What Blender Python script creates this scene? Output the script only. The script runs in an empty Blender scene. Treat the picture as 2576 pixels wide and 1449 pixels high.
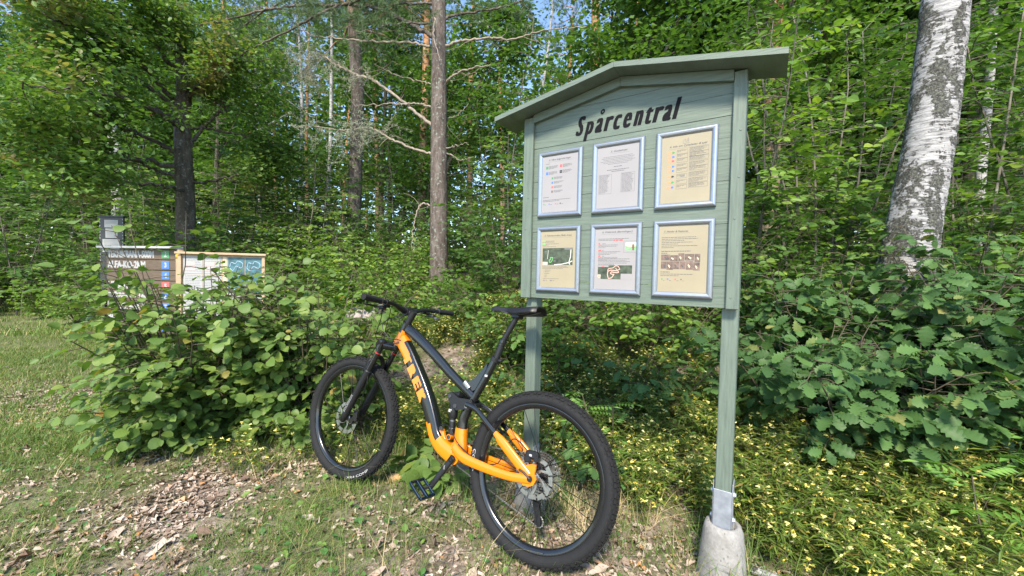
import bpy, math, random
import numpy as np
from mathutils import Vector, Matrix

random.seed(7)
RNG = np.random.default_rng(11)
scene = bpy.context.scene
COL = scene.collection
rad = math.radians

# ------------------------------------------------------------------ camera, sky, sun, exposure
PITCH, ROLL, FPX, CAMH = 0.0323, 0.0221, 400.3473, 1.2
_cp, _sp, _c, _s = math.cos(PITCH), math.sin(PITCH), math.cos(ROLL), math.sin(ROLL)
FW = np.array([0, _cp, -_sp]); _UP = np.array([0, _sp, _cp]); _RT = np.array([1.0, 0, 0])
RT = _c * _RT + _s * _UP
UP = -_s * _RT + _c * _UP
CAM = np.array([0, 0, CAMH])
cd = bpy.data.cameras.new('camera')
cam = bpy.data.objects.new('camera', cd); COL.objects.link(cam)
cam.matrix_world = Matrix([[RT[0], UP[0], -FW[0], 0], [RT[1], UP[1], -FW[1], 0], [RT[2], UP[2], -FW[2], CAMH], [0, 0, 0, 1]])
cd.sensor_width = 36.0; cd.lens = 36.0 * FPX / 1024; cd.clip_start = 0.05; cd.clip_end = 800
scene.camera = cam

SUN_EL = rad(47); SUN_DIR_H = np.array([-0.20, -0.98])     # horizontal direction towards the sun (behind the camera)
W = bpy.data.worlds.new('World'); scene.world = W; W.use_nodes = True
nt = W.node_tree; bg = nt.nodes['Background']
sky = nt.nodes.new('ShaderNodeTexSky'); sky.sky_type = 'NISHITA'; sky.sun_disc = False
sky.sun_elevation = SUN_EL; sky.sun_rotation = math.atan2(SUN_DIR_H[0], SUN_DIR_H[1])
sky.air_density = 1.0; sky.dust_density = .4; sky.ozone_density = 2.5
nt.links.new(sky.outputs['Color'], bg.inputs['Color']); bg.inputs['Strength'].default_value = 0.12
ld = bpy.data.lights.new('sun', 'SUN'); ld.energy = 2.7; ld.angle = rad(9); ld.color = (1.0, 0.90, 0.72)
sun = bpy.data.objects.new('sun', ld); COL.objects.link(sun)
_sd = Vector((SUN_DIR_H[0] * math.cos(SUN_EL), SUN_DIR_H[1] * math.cos(SUN_EL), math.sin(SUN_EL)))
sun.rotation_euler = _sd.to_track_quat('Z', 'Y').to_euler(); sun.location = (0, -6, 9)
scene.view_settings.view_transform = 'Standard'; scene.view_settings.look = 'None'
scene.view_settings.gamma = 1.0; scene.view_settings.exposure = 1.72
scene.view_settings.use_curve_mapping = False
scene.render.engine = 'CYCLES'
scene.cycles.max_bounces = 7; scene.cycles.diffuse_bounces = 4; scene.cycles.transmission_bounces = 5
scene.cycles.transparent_max_bounces = 4; scene.cycles.use_denoising = True

def PX(u, v, depth):
    """world point seen at (u, v) of the 2576 px wide photograph at a given depth in metres"""
    u, v = u / 2.515625, v / 2.515625
    return CAM + depth * (FW + RT * ((u - 512) / FPX) + UP * ((288 - v) / FPX))

def qv(x, y): return (x - .1) * .526 + (y - 2.2) * .851
def ground_z(x, y):
    x = np.asarray(x, float); y = np.asarray(y, float)
    s = np.maximum(0, qv(x, y) - .1)
    a = .42 * s * s / (s + .35)
    h = np.where(a < 1.0, a, 1.0 + .45 * (1 - np.exp(-(a - 1.0) / .45)) + np.maximum(0, s - 3) * .03)
    n = .012 * np.sin(3.1 * x + 1.3) * np.cos(2.7 * y) + .02 * np.sin(.9 * x + .4) * np.sin(1.1 * y + 1) + .006 * np.sin(9 * x) * np.sin(8 * y + 2)
    return -.05 + h + n * np.clip(.35 + s, 0, 1.5)

# ------------------------------------------------------------------ geometry helpers
class Geo:
    def __init__(self): self.V = []; self.L = []; self.N = []; self.M = []; self.n = 0
    def add(self, V, F, m=0):
        V = np.asarray(V, float).reshape(-1, 3)
        if isinstance(F, np.ndarray) and F.ndim == 2:
            self.L.append((F + self.n).ravel()); self.N.append(np.full(len(F), F.shape[1])); self.M.append(np.full(len(F), m))
        else:
            for f in F:
                self.L.append(np.asarray(f) + self.n); self.N.append(np.array([len(f)])); self.M.append(np.array([m]))
        self.V.append(V); self.n += len(V); return self
    def inst(self, tv, tf, R, T, S, m=0):
        N = len(T)
        if N == 0: return self
        S = np.asarray(S, float)
        S = S.reshape(N, 1, -1) if S.ndim else np.full((N, 1, 1), float(S))
        V = np.einsum('nij,nvj->nvi', R, tv[None] * S) + T[:, None]
        F = (tf[None] + (np.arange(N) * len(tv))[:, None, None]).reshape(-1, tf.shape[1])
        return self.add(V.reshape(-1, 3), F, m)
    def mesh(self, name, mats, smooth=False):
        me = bpy.data.meshes.new(name)
        V = np.concatenate(self.V); L = np.concatenate(self.L).astype(np.int32); N = np.concatenate(self.N).astype(np.int32)
        me.vertices.add(len(V)); me.vertices.foreach_set('co', V.astype(np.float32).ravel())
        me.loops.add(len(L)); me.loops.foreach_set('vertex_index', L)
        me.polygons.add(len(N)); st = np.zeros(len(N), np.int32); st[1:] = np.cumsum(N)[:-1]
        me.polygons.foreach_set('loop_start', st); me.polygons.foreach_set('loop_total', N)
        me.polygons.foreach_set('material_index', np.concatenate(self.M).astype(np.int32))
        me.polygons.foreach_set('use_smooth', np.full(len(N), bool(smooth)))
        for m in (mats if isinstance(mats, (list, tuple)) else [mats]): me.materials.append(m)
        me.update(calc_edges=True); me.validate()
        return me
    def build(self, name, mats, parent=None, smooth=False, kind=None, label=None):
        return link(name, self.mesh(name, mats, smooth), parent, kind, label)

def link(name, me, parent=None, kind=None, label=None):
    o = bpy.data.objects.new(name, me); COL.objects.link(o)
    if parent is not None: o.parent = parent
    if kind: o['kind'] = kind
    if label: o['label'] = label
    return o
def thing(name, label, cat, loc=(0, 0, 0), group=None, rz=0.0):
    o = bpy.data.objects.new(name, None); COL.objects.link(o); o.empty_display_size = .1
    o.location = tuple(float(a) for a in loc); o.rotation_euler = (0, 0, rz)
    o['label'] = label; o['category'] = cat
    if group: o['group'] = group
    return o
def tag(o, label, cat, group=None):
    o['label'] = label; o['category'] = cat
    if group: o['group'] = group
    return o
def dup(root, loc, rz=0.0, sc=1.0, label=None, group=None):
    r = root.copy(); COL.objects.link(r)
    r.location = tuple(float(a) for a in loc); r.rotation_euler = (0, 0, rz); r.scale = (sc, sc, sc)
    if label: r['label'] = label
    if group: r['group'] = group
    for ch in root.children:
        c = ch.copy(); COL.objects.link(c); c.parent = r
        for g in ch.children:
            d = g.copy(); COL.objects.link(d); d.parent = c
    return r

def orient(F, V, c):
    out = []
    for f in F:
        p = V[list(f)]; n = np.cross(p[1] - p[0], p[2] - p[0])
        out.append(tuple(f) if n @ (p.mean(0) - c) > 0 else tuple(reversed(f)))
    return out
def box(c, s, b=0.0, R=None):
    """box with centre c, sizes s and a chamfer b"""
    s = np.asarray(s, float) / 2; V = []; F = []
    if b <= 0:
        V = np.array([(x, y, z) for x in (-1, 1) for y in (-1, 1) for z in (-1, 1)], float) * s
        F = [(0, 1, 3, 2), (4, 6, 7, 5), (0, 4, 5, 1), (2, 3, 7, 6), (0, 2, 6, 4), (1, 5, 7, 3)]
    else:
        idx = {}
        for x in (-1, 1):
            for y in (-1, 1):
                for z in (-1, 1):
                    for k in range(3):
                        v = np.array([x, y, z]) * (s - b); v[k] = (x, y, z)[k] * s[k]
                        idx[(x, y, z, k)] = len(V); V.append(v)
        V = np.array(V)
        for k in range(3):
            i, j = [a for a in range(3) if a != k]
            for sg in (-1, 1):
                q = []
                for a, bb in ((-1, -1), (1, -1), (1, 1), (-1, 1)):
                    t = [0, 0, 0]; t[k] = sg; t[i] = a; t[j] = bb; q.append(idx[(*t, k)])
                F.append(q)
            for a in (-1, 1):
                for bb in (-1, 1):
                    t0 = [0, 0, 0]; t0[i] = a; t0[j] = bb; t1 = list(t0); t0[k] = -1; t1[k] = 1
                    F.append([idx[(*t0, i)], idx[(*t1, i)], idx[(*t1, j)], idx[(*t0, j)]])
        for x in (-1, 1):
            for y in (-1, 1):
                for z in (-1, 1): F.append([idx[(x, y, z, k)] for k in range(3)])
    F = orient(F, V, np.zeros(3))
    if R is not None: V = V @ np.asarray(R).T
    return V + np.asarray(c, float), F
def frames(P):
    P = np.asarray(P, float); T = np.gradient(P, axis=0) if len(P) > 2 else np.repeat((P[1] - P[0])[None], 2, 0)
    T /= np.linalg.norm(T, axis=1)[:, None] + 1e-12
    a = np.array([0, 0, 1.0]) if abs(T[0][2]) < .9 else np.array([1.0, 0, 0])
    n = a - (a @ T[0]) * T[0]; n /= np.linalg.norm(n); Ns = [n]
    for t in T[1:]:
        n = n - (n @ t) * t; n /= np.linalg.norm(n) + 1e-12; Ns.append(n)
    Ns = np.array(Ns); return T, Ns, np.cross(T, Ns)
def tube(P, r, k=8, cap=True, jit=0.0, rng=None):
    P = np.asarray(P, float); n = len(P); r = np.broadcast_to(np.asarray(r, float), (n,))
    T, A, B = frames(P); an = np.arange(k) * 2 * np.pi / k
    rr = np.repeat(r[:, None], k, 1)
    if jit: rr = rr * (1 + jit * (rng or RNG).standard_normal((n, k)))
    V = (P[:, None] + rr[..., None] * (np.cos(an)[None, :, None] * A[:, None] + np.sin(an)[None, :, None] * B[:, None])).reshape(-1, 3)
    i = np.arange(n - 1)[:, None] * k; j = np.arange(k)[None]; j2 = (j + 1) % k
    F = [np.stack([(i + j).ravel(), (i + j2).ravel(), (i + k + j2).ravel(), (i + k + j).ravel()], 1)]
    F = [tuple(f) for f in F[0]] if cap else F[0]
    if cap: F = F + [tuple(range(k - 1, -1, -1)), tuple(range((n - 1) * k, n * k))]
    return V, F
def tubeq(P, r, k=6):
    return tube(P, r, k, cap=False)
def lathe(prof, k=24, axis='z', c=(0, 0, 0), close=False):
    """prof: (radius, height) pairs; spun round an axis"""
    prof = np.asarray(prof, float); n = len(prof); an = np.arange(k) * 2 * np.pi / k
    ca, sa = np.cos(an), np.sin(an); r = prof[:, 0][:, None]; h = np.repeat(prof[:, 1][:, None], k, 1)
    if axis == 'z': V = np.stack([r * ca, r * sa, h], -1)
    elif axis == 'y': V = np.stack([r * ca, h, r * sa], -1)
    else: V = np.stack([h, r * ca, r * sa], -1)
    m = n if close else n - 1
    i = np.arange(m)[:, None]; j = np.arange(k)[None]; i2 = (i + 1) % n; j2 = (j + 1) % k
    F = np.stack([(i * k + j).ravel(), (i * k + j2).ravel(), (i2 * k + j2).ravel(), (i2 * k + j).ravel()], 1)
    if axis == 'y': F = F[:, ::-1]
    return V.reshape(-1, 3) + np.asarray(c, float), F
def sweep(P, prof, upv=(0, 1, 0)):
    """sweep with per-point cross-sections: prof(i) -> (k,2) array in (side, normal) where side = upv"""
    P = np.asarray(P, float); T = np.gradient(P, axis=0); T /= np.linalg.norm(T, axis=1)[:, None]
    S = np.asarray(upv, float); V = []; k = None
    for i in range(len(P)):
        s = S - (S @ T[i]) * T[i]; s /= np.linalg.norm(s); nn = np.cross(T[i], s)
        c = np.asarray(prof(i)); k = len(c); V.append(P[i] + c[:, :1] * s + c[:, 1:] * nn)
    V = np.concatenate(V); n = len(P)
    i = np.arange(n - 1)[:, None] * k; j = np.arange(k)[None]; j2 = (j + 1) % k
    F = np.stack([(i + j).ravel(), (i + j2).ravel(), (i + k + j2).ravel(), (i + k + j).ravel()], 1)
    F = [tuple(f) for f in F] + [tuple(range(k - 1, -1, -1)), tuple(range((n - 1) * k, n * k))]
    return V, F
def superell(a, b, e=3.5, k=20):
    t = np.arange(k) * 2 * np.pi / k; c, s = np.cos(t), np.sin(t)
    return np.stack([a * np.sign(c) * np.abs(c) ** (2 / e), b * np.sign(s) * np.abs(s) ** (2 / e)], 1)
def prism(poly, y0, y1):
    """polygon in (x, z) extruded from y0 to y1"""
    poly = np.asarray(poly, float); n = len(poly)
    V = np.concatenate([np.stack([poly[:, 0], np.full(n, y0), poly[:, 1]], 1), np.stack([poly[:, 0], np.full(n, y1), poly[:, 1]], 1)])
    ar = sum(poly[i, 0] * poly[(i + 1) % n, 1] - poly[(i + 1) % n, 0] * poly[i, 1] for i in range(n))
    f = tuple(range(n)); g = tuple(range(2 * n - 1, n - 1, -1))
    F = [f, g] + [((i + 1) % n, i, n + i, n + (i + 1) % n) for i in range(n)]
    if (ar < 0) == (y1 > y0): F = [tuple(reversed(x)) for x in F]
    return V, F
_tc = {}
def text(s, size=1.0, shear=0.0, bold=0.0, sx=1.0, ext=0.0):
    """flat lettering as (verts, faces) in the x-y plane, left-aligned on the baseline"""
    key = (s, size, shear, bold, sx, ext)
    if key not in _tc:
        cu = bpy.data.curves.new('t', 'FONT'); cu.body = s; cu.size = size; cu.shear = shear; cu.offset = bold; cu.extrude = ext; cu.resolution_u = 3
        ob = bpy.data.objects.new('t', cu); me = bpy.data.meshes.new_from_object(ob)
        V = np.array([v.co[:] for v in me.vertices]).reshape(-1, 3) * np.array([sx, 1, 1]); F = [tuple(p.vertices) for p in me.polygons]
        bpy.data.objects.remove(ob); bpy.data.curves.remove(cu); bpy.data.meshes.remove(me)
        _tc[key] = (V, F)
    return _tc[key]

def frames_from(D, N):
    """rotation matrices whose y axis is D and z axis near N"""
    D = D / (np.linalg.norm(D, axis=1)[:, None] + 1e-9)
    Z = N - (N * D).sum(1)[:, None] * D; Z /= np.linalg.norm(Z, axis=1)[:, None] + 1e-9
    X = np.cross(D, Z); return np.stack([X, D, Z], 2)

# ------------------------------------------------------------------ materials
def newmat(name):
    m = bpy.data.materials.new(name); m.use_nodes = True
    t = m.node_tree; return m, t, t.nodes['Principled BSDF'], t.nodes['Material Output']
def nd(t, typ, **kw):
    n = t.nodes.new(typ)
    for k, v in kw.items(): setattr(n, k, v)
    return n
def ramp(t, fac, stops):
    r = nd(t, 'ShaderNodeValToRGB'); e = r.color_ramp.elements
    while len(e) < len(stops): e.new(.5)
    for el, (p, c) in zip(e, stops): el.position = p; el.color = (*c, 1)
    t.links.new(fac, r.inputs[0]); return r.outputs[0]
def noise(t, scale, detail=4, vec=None, rough=.55, mapscale=None, coord='Object'):
    n = nd(t, 'ShaderNodeTexNoise'); n.inputs['Scale'].default_value = scale; n.inputs['Detail'].default_value = detail; n.inputs['Roughness'].default_value = rough
    if coord == 'Position': v = nd(t, 'ShaderNodeNewGeometry').outputs['Position']
    else: v = nd(t, 'ShaderNodeTexCoord').outputs[coord]
    if mapscale:
        mp = nd(t, 'ShaderNodeMapping'); mp.inputs['Scale'].default_value = mapscale; t.links.new(v, mp.inputs[0]); v = mp.outputs[0]
    t.links.new(v, n.inputs['Vector']); return n.outputs['Fac']
def bump(t, p, h, strength=.3, dist=.01):
    b = nd(t, 'ShaderNodeBump'); b.inputs['Strength'].default_value = strength; b.inputs['Distance'].default_value = dist
    t.links.new(h, b.inputs['Height']); t.links.new(b.outputs[0], p.inputs['Normal'])
def mixc(t, f, a, b, mode='MIX'):
    m = nd(t, 'ShaderNodeMix', data_type='RGBA', blend_type=mode)
    for i, v in ((0, f), (6, a), (7, b)):
        if hasattr(v, 'links'): t.links.new(v, m.inputs[i])
        else: m.inputs[i].default_value = v if i == 0 else (*v, 1)
    return m.outputs[2]
def simple(name, col, rough=.5, metal=0.0, var=0.0, scale=20, bmp=0.0, coat=0.0, mapscale=None, spec=.5):
    m, t, p, o = newmat(name)
    p.inputs['Roughness'].default_value = rough; p.inputs['Metallic'].default_value = metal; p.inputs['Coat Weight'].default_value = coat
    p.inputs['Coat Roughness'].default_value = .08; p.inputs['Specular IOR Level'].default_value = spec
    if var or bmp:
        n = noise(t, scale, 5, mapscale=mapscale)
        c = ramp(t, n, [(.3, tuple(max(0, a * (1 - var)) for a in col)), (.7, tuple(min(1, a * (1 + var)) for a in col))])
        t.links.new(c, p.inputs['Base Color'])
        if bmp: bump(t, p, n, bmp, .003)
    else: p.inputs['Base Color'].default_value = (*col, 1)
    return m
def leafmat(name, stops, trans=.35, rough=.42, clump=.5, spec=.35, brown=None, gain=1.3):
    m, t, p, o = newmat(name); stops = [(a_, tuple(min(.9, c_ * gain) for c_ in col_)) for a_, col_ in stops]
    g = nd(t, 'ShaderNodeNewGeometry'); oi = nd(t, 'ShaderNodeObjectInfo')
    ad = nd(t, 'ShaderNodeMath', operation='ADD'); fr = nd(t, 'ShaderNodeMath', operation='FRACT')
    t.links.new(g.outputs['Random Per Island'], ad.inputs[0]); t.links.new(oi.outputs['Random'], ad.inputs[1]); t.links.new(ad.outputs[0], fr.inputs[0])
    c = ramp(t, fr.outputs[0], stops)
    n = noise(t, 1.1, 2, coord='Position')
    c = mixc(t, clump, c, ramp(t, n, [(.3, (.62, .68, .6)), (.7, (1.25, 1.18, .95))]), 'MULTIPLY')
    if brown:
        nb_ = noise(t, .9, 3, coord='Position'); c = mixc(t, ramp(t, nb_, [(.55, (0, 0, 0)), (.64, (.8, .8, .8))]), c, brown)
    n2 = noise(t, 40, 3)
    c = mixc(t, .35, c, ramp(t, n2, [(.3, (.75, .78, .7)), (.7, (1.12, 1.1, 1.0))]), 'MULTIPLY')
    t.links.new(c, p.inputs['Base Color']); p.inputs['Roughness'].default_value = rough; p.inputs['Specular IOR Level'].default_value = spec
    tr = nd(t, 'ShaderNodeBsdfTranslucent'); t.links.new(mixc(t, 1.0, c, (1.35, 1.45, .6), 'MULTIPLY'), tr.inputs['Color'])
    mx = nd(t, 'ShaderNodeMixShader'); mx.inputs[0].default_value = trans
    t.links.new(p.outputs[0], mx.inputs[1]); t.links.new(tr.outputs[0], mx.inputs[2]); t.links.new(mx.outputs[0], o.inputs['Surface'])
    return m

M = {}
M['hazel'] = leafmat('hazel_leaf', [(0, (.070, .125, .034)), (.5, (.10, .165, .042)), (.85, (.13, .195, .048)), (.985, (.16, .205, .05)), (1, (.24, .16, .06))], .36, .5, .45)
M['oak'] = leafmat('oak_leaf', [(0, (.040, .085, .030)), (.6, (.056, .112, .038)), (.95, (.075, .145, .045)), (1, (.20, .19, .07))], .28, .48, .35, .2)
M['oaktree'] = leafmat('oak_crown_leaf', [(0, (.06, .12, .035)), (.55, (.095, .17, .045)), (1, (.13, .20, .055))], .38, .5, .7, .3, (.27, .205, .105))
M['wood'] = leafmat('forest_leaf', [(0, (.055, .115, .028)), (.5, (.08, .155, .034)), (.9, (.115, .195, .04)), (1, (.16, .22, .05))], .4, .45, .75)
M['dark'] = leafmat('deep_forest_leaf', [(0, (.042, .095, .025)), (.6, (.065, .13, .032)), (1, (.095, .165, .04))], .38, .45, .6)
M['light'] = leafmat('young_leaf', [(0, (.085, .16, .035)), (.6, (.13, .22, .045)), (1, (.20, .27, .05))], .42, .45, .5)
M['rowan'] = leafmat('rowan_leaf', [(0, (.10, .21, .045)), (.6, (.14, .27, .06)), (1, (.19, .32, .07))], .4, .45, .3)
M['needle'] = leafmat('pine_needle', [(0, (.045, .085, .04)), (.6, (.075, .125, .055)), (1, (.12, .16, .075))], .15, .5, .4)
M['spruce'] = leafmat('spruce_needle', [(0, (.02, .045, .02)), (.6, (.035, .07, .028)), (1, (.05, .09, .03))], .1, .5, .4)
M['grass'] = leafmat('grass_blade', [(0, (.07, .13, .028)), (.5, (.105, .17, .038)), (.80, (.14, .19, .05)), (.9, (.26, .225, .11)), (1, (.34, .28, .15))], .3, .5, .5)
M['herb'] = leafmat('herb_leaf', [(0, (.05, .12, .035)), (.6, (.08, .17, .05)), (1, (.14, .21, .05))], .3, .45, .4)
M['cowleaf'] = leafmat('cow_wheat_leaf', [(0, (.065, .115, .022)), (.5, (.10, .155, .028)), (.85, (.14, .18, .03)), (1, (.17, .12, .04))], .33, .5, .4)
M['petal'] = leafmat('yellow_petal', [(0, (.80, .66, .12)), (.6, (.85, .76, .30)), (1, (.88, .84, .55))], .4, .5, .0, gain=1)
M['litter'] = leafmat('dry_leaf', [(0, (.11, .072, .056)), (.3, (.22, .16, .135)), (.6, (.33, .26, .23)), (.92, (.42, .36, .33)), (1, (.34, .17, .07))], .12, .65, .25, .2, gain=1.3)
M['moss'] = leafmat('lichen', [(0, (.22, .26, .19)), (1, (.36, .40, .32))], .1, .8, .2, .1, gain=1)
M['stem'] = simple('green_brown_stem', (.085, .07, .045), .8, var=.3, scale=30)
M['twig'] = simple('grey_twig', (.14, .125, .105), .85, var=.3, scale=25)
M['deadwood'] = simple('dead_wood', (.25, .205, .165), .85, var=.3, scale=30)

def barkmat(name, stops, scale, mapscale, bs=.8, zcol=None, dist=.02):
    m, t, p, o = newmat(name)
    n = noise(t, scale, 8, mapscale=mapscale, rough=.65); c = ramp(t, n, stops)
    if zcol:
        z0, z1, col = zcol; sp = nd(t, 'ShaderNodeSeparateXYZ'); t.links.new(nd(t, 'ShaderNodeTexCoord').outputs['Object'], sp.inputs[0])
        mr = nd(t, 'ShaderNodeMapRange'); mr.inputs['From Min'].default_value = z0; mr.inputs['From Max'].default_value = z1; t.links.new(sp.outputs[2], mr.inputs[0])
        c2 = ramp(t, n, [(.35, tuple(a * .55 for a in col)), (.6, col)]); c = mixc(t, mr.outputs[0], c, c2)
    ln = noise(t, 22, 5, rough=.7); lc = nd(t, 'ShaderNodeValToRGB'); lc.color_ramp.elements[0].position = .56; lc.color_ramp.elements[1].position = .66
    t.links.new(ln, lc.inputs[0]); c = mixc(t, lc.outputs[0], c, tuple(min(1, stops[-1][1][0] * 1.25 + .03 * i) for i in (0, 1, 0)))
    t.links.new(c, p.inputs['Base Color']); p.inputs['Roughness'].default_value = .9; p.inputs['Specular IOR Level'].default_value = .2
    bump(t, p, n, bs, dist); return m
M['pinebark'] = barkmat('pine_bark', [(.3, (.05, .038, .031)), (.5, (.105, .084, .073)), (.7, (.18, .15, .135))], 9, (2.2, 2.2, .55), 1.0, (4.6, 8.5, (.38, .19, .09)))
M['farpine'] = barkmat('far_pine_bark', [(.3, (.13, .09, .06)), (.6, (.27, .19, .14))], 6, (2, 2, .5), .8, (2.5, 6.5, (.40, .20, .095)))
M['oakbark'] = barkmat('oak_bark', [(.3, (.045, .038, .03)), (.55, (.11, .09, .07)), (.75, (.18, .155, .125))], 9, (2, 2, .5), 1.0)
M['sapbark'] = barkmat('sapling_bark', [(.3, (.08, .07, .055)), (.6, (.16, .145, .115))], 14, (2, 2, .5), .3)
def birchmat(name, dark_low):
    m, t, p, o = newmat(name); tc = nd(t, 'ShaderNodeTexCoord').outputs['Object']
    n1 = noise(t, 6, 6, mapscale=(1, 1, 7), rough=.72)                      # thin horizontal lenticels
    n2 = noise(t, 3.4, 7, mapscale=(1.8, 1.8, .8), rough=.6)               # black, furrowed patches
    n3 = noise(t, 55, 5, rough=.75); n4 = noise(t, 16, 6, mapscale=(1, 1, 1.6), rough=.75)
    white = ramp(t, n1, [(.34, (.055, .05, .05)), (.42, (.22, .215, .215)), (.52, (.38, .37, .37)), (.8, (.49, .475, .465))])
    rough = ramp(t, n3, [(.32, (.018, .016, .015)), (.47, (.075, .072, .066)), (.58, (.16, .165, .135)), (.70, (.32, .345, .26))])
    sp = nd(t, 'ShaderNodeSeparateXYZ'); t.links.new(tc, sp.inputs[0])
    mr = nd(t, 'ShaderNodeMapRange'); mr.inputs['From Min'].default_value = .3; mr.inputs['From Max'].default_value = 2.4
    mr.inputs['To Min'].default_value = dark_low; mr.inputs['To Max'].default_value = dark_low - .06; t.links.new(sp.outputs[2], mr.inputs[0])
    ad = nd(t, 'ShaderNodeMath', operation='ADD'); t.links.new(n2, ad.inputs[0]); t.links.new(mr.outputs[0], ad.inputs[1])
    md = nd(t, 'ShaderNodeMath', operation='MULTIPLY_ADD'); t.links.new(n4, md.inputs[0]); md.inputs[1].default_value = .8; t.links.new(ad.outputs[0], md.inputs[2])
    k = ramp(t, md.outputs[0], [(.93, (0, 0, 0)), (.965, (1, 1, 1))])
    c = mixc(t, k, white, rough); t.links.new(c, p.inputs['Base Color']); p.inputs['Roughness'].default_value = .8; p.inputs['Specular IOR Level'].default_value = .25
    h = nd(t, 'ShaderNodeMath', operation='MULTIPLY_ADD'); t.links.new(k, h.inputs[0]); t.links.new(n3, h.inputs[1]); t.links.new(n1, h.inputs[2])
    bump(t, p, h.outputs[0], 1.0, .025); return m
M['birch'] = birchmat('birch_bark', .07)
M['farbirch'] = birchmat('thin_birch_bark', -.06)

def paintmat(name, col, grain=(1, 1, 14), wear=.2):
    m, t, p, o = newmat(name)
    n = noise(t, 9, 6, mapscale=grain); n2 = noise(t, 2.5, 4); n3 = noise(t, 75, 3)
    c = ramp(t, n, [(.3, tuple(a * (1 - wear) for a in col)), (.65, tuple(a * (1 + wear * .6) for a in col))])
    c = mixc(t, .5, c, ramp(t, n2, [(.3, (.88, .9, .88)), (.7, (1.06, 1.06, 1.06))]), 'MULTIPLY')
    c = mixc(t, ramp(t, n3, [(.70, (0, 0, 0)), (.76, (.5, .5, .5))]), c, (.10, .11, .09))
    t.links.new(c, p.inputs['Base Color']); p.inputs['Roughness'].default_value = .55; bump(t, p, n, .5, .003); return m
GREEN = (.122, .158, .128)
M['paint'] = paintmat('sage_green_paint', GREEN)
M['paintv'] = paintmat('sage_green_paint_upright', GREEN, (14, 14, 1))
def concrete():
    m, t, p, o = newmat('concrete')
    n = noise(t, 12, 6); n2 = noise(t, 90, 3); v = nd(t, 'ShaderNodeTexVoronoi'); v.inputs['Scale'].default_value = 55
    mp = nd(t, 'ShaderNodeMapping'); mp.inputs['Scale'].default_value = (1, 1, .6); t.links.new(nd(t, 'ShaderNodeTexCoord').outputs['Object'], mp.inputs[0]); t.links.new(mp.outputs[0], v.inputs['Vector'])
    c = ramp(t, n, [(.3, (.22, .21, .2)), (.7, (.30, .29, .28))])
    c = mixc(t, ramp(t, v.outputs['Distance'], [(.13, (.85, .85, .85)), (.2, (0, 0, 0))]), c, (.14, .135, .13))
    c = mixc(t, .4, c, ramp(t, n2, [(.3, (.65, .65, .65)), (.7, (1.25, 1.25, 1.25))]), 'MULTIPLY'); n5 = noise(t, 5, 6, rough=.7)
    c = mixc(t, ramp(t, n5, [(.52, (0, 0, 0)), (.68, (.6, .6, .6))]), c, (.11, .11, .085))
    t.links.new(c, p.inputs['Base Color']); p.inputs['Roughness'].default_value = .9; bump(t, p, n2, .4, .004); return m
M['concrete'] = concrete()
M['galv'] = simple('galvanised_steel', (.34, .37, .42), .5, .5, .22, 25)
M['alu'] = simple('satin_aluminium', (.33, .355, .40), .36, .8, .05, 60)
M['white'] = simple('white_paper', (.29, .272, .276), .35, 0, .03, 8)
M['cream'] = simple('cream_paper', (.305, .262, .178), .35, 0, .05, 8)
M['ink'] = simple('black_lettering', (.008, .008, .011), .85, spec=.15)
M['grey'] = simple('grey_print', (.085, .083, .086), .5)
M['pale'] = simple('pale_print', (.15, .147, .15), .5)
for n_, c_ in (('red', (.62, .10, .10)), ('blue', (.06, .16, .52)), ('green', (.06, .25, .10)), ('orange', (.72, .25, .12)), ('black', (.03, .03, .032)), ('brown', (.16, .10, .075)),
               ('maproad', (.62, .60, .54)), ('mappink', (.72, .42, .36)), ('mapblue', (.30, .52, .62)), ('lime', (.16, .48, .14)), ('tan', (.55, .45, .33)), ('skyblue', (.45, .58, .72)), ('signwhite', (.36, .36, .365))):
    M[n_] = simple(n_ + '_print', c_, .45)
M['photo'] = simple('brown_photo_print', (.15, .10, .08), .4, 0, .6, 60)
M['aerial'] = simple('aerial_map_print', (.055, .07, .045), .4, 0, .6, 45)
M['teal'] = simple('teal_map_print', (.05, .13, .16), .4, 0, .55, 12)

# bicycle
M['b_orange'] = simple('orange_gloss_paint', (.66, .19, .004), .25, 0, coat=.6)
M['b_black'] = simple('black_gloss_paint', (.006, .0065, .008), .25, 0, coat=.5)
M['b_satin'] = simple('black_satin', (.008, .008, .0095), .45)
M['rubber'] = simple('tyre_rubber', (.0045, .0046, .0052), .9, 0, .25, 40, .15)
M['rubber_side'] = simple('tyre_sidewall', (.0065, .0068, .008), .85, 0, .2, 30)
M['steel'] = simple('brushed_steel', (.42, .41, .385), .35, 1.0, .15, 60)
M['darksteel'] = simple('dark_steel', (.10, .10, .105), .4, .8)
M['pedalblue'] = simple('blue_anodised', (.012, .03, .06), .3, .75)
M['decal'] = simple('white_decal', (.45, .45, .45), .4)
M['darkgrey'] = simple('dark_grey_decal', (.16, .16, .165), .4)
M['spoke'] = simple('black_spoke', (.02, .02, .021), .35, .6)
M['b_red'] = simple('red_anodised', (.55, .03, .03), .3, .3)

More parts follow.
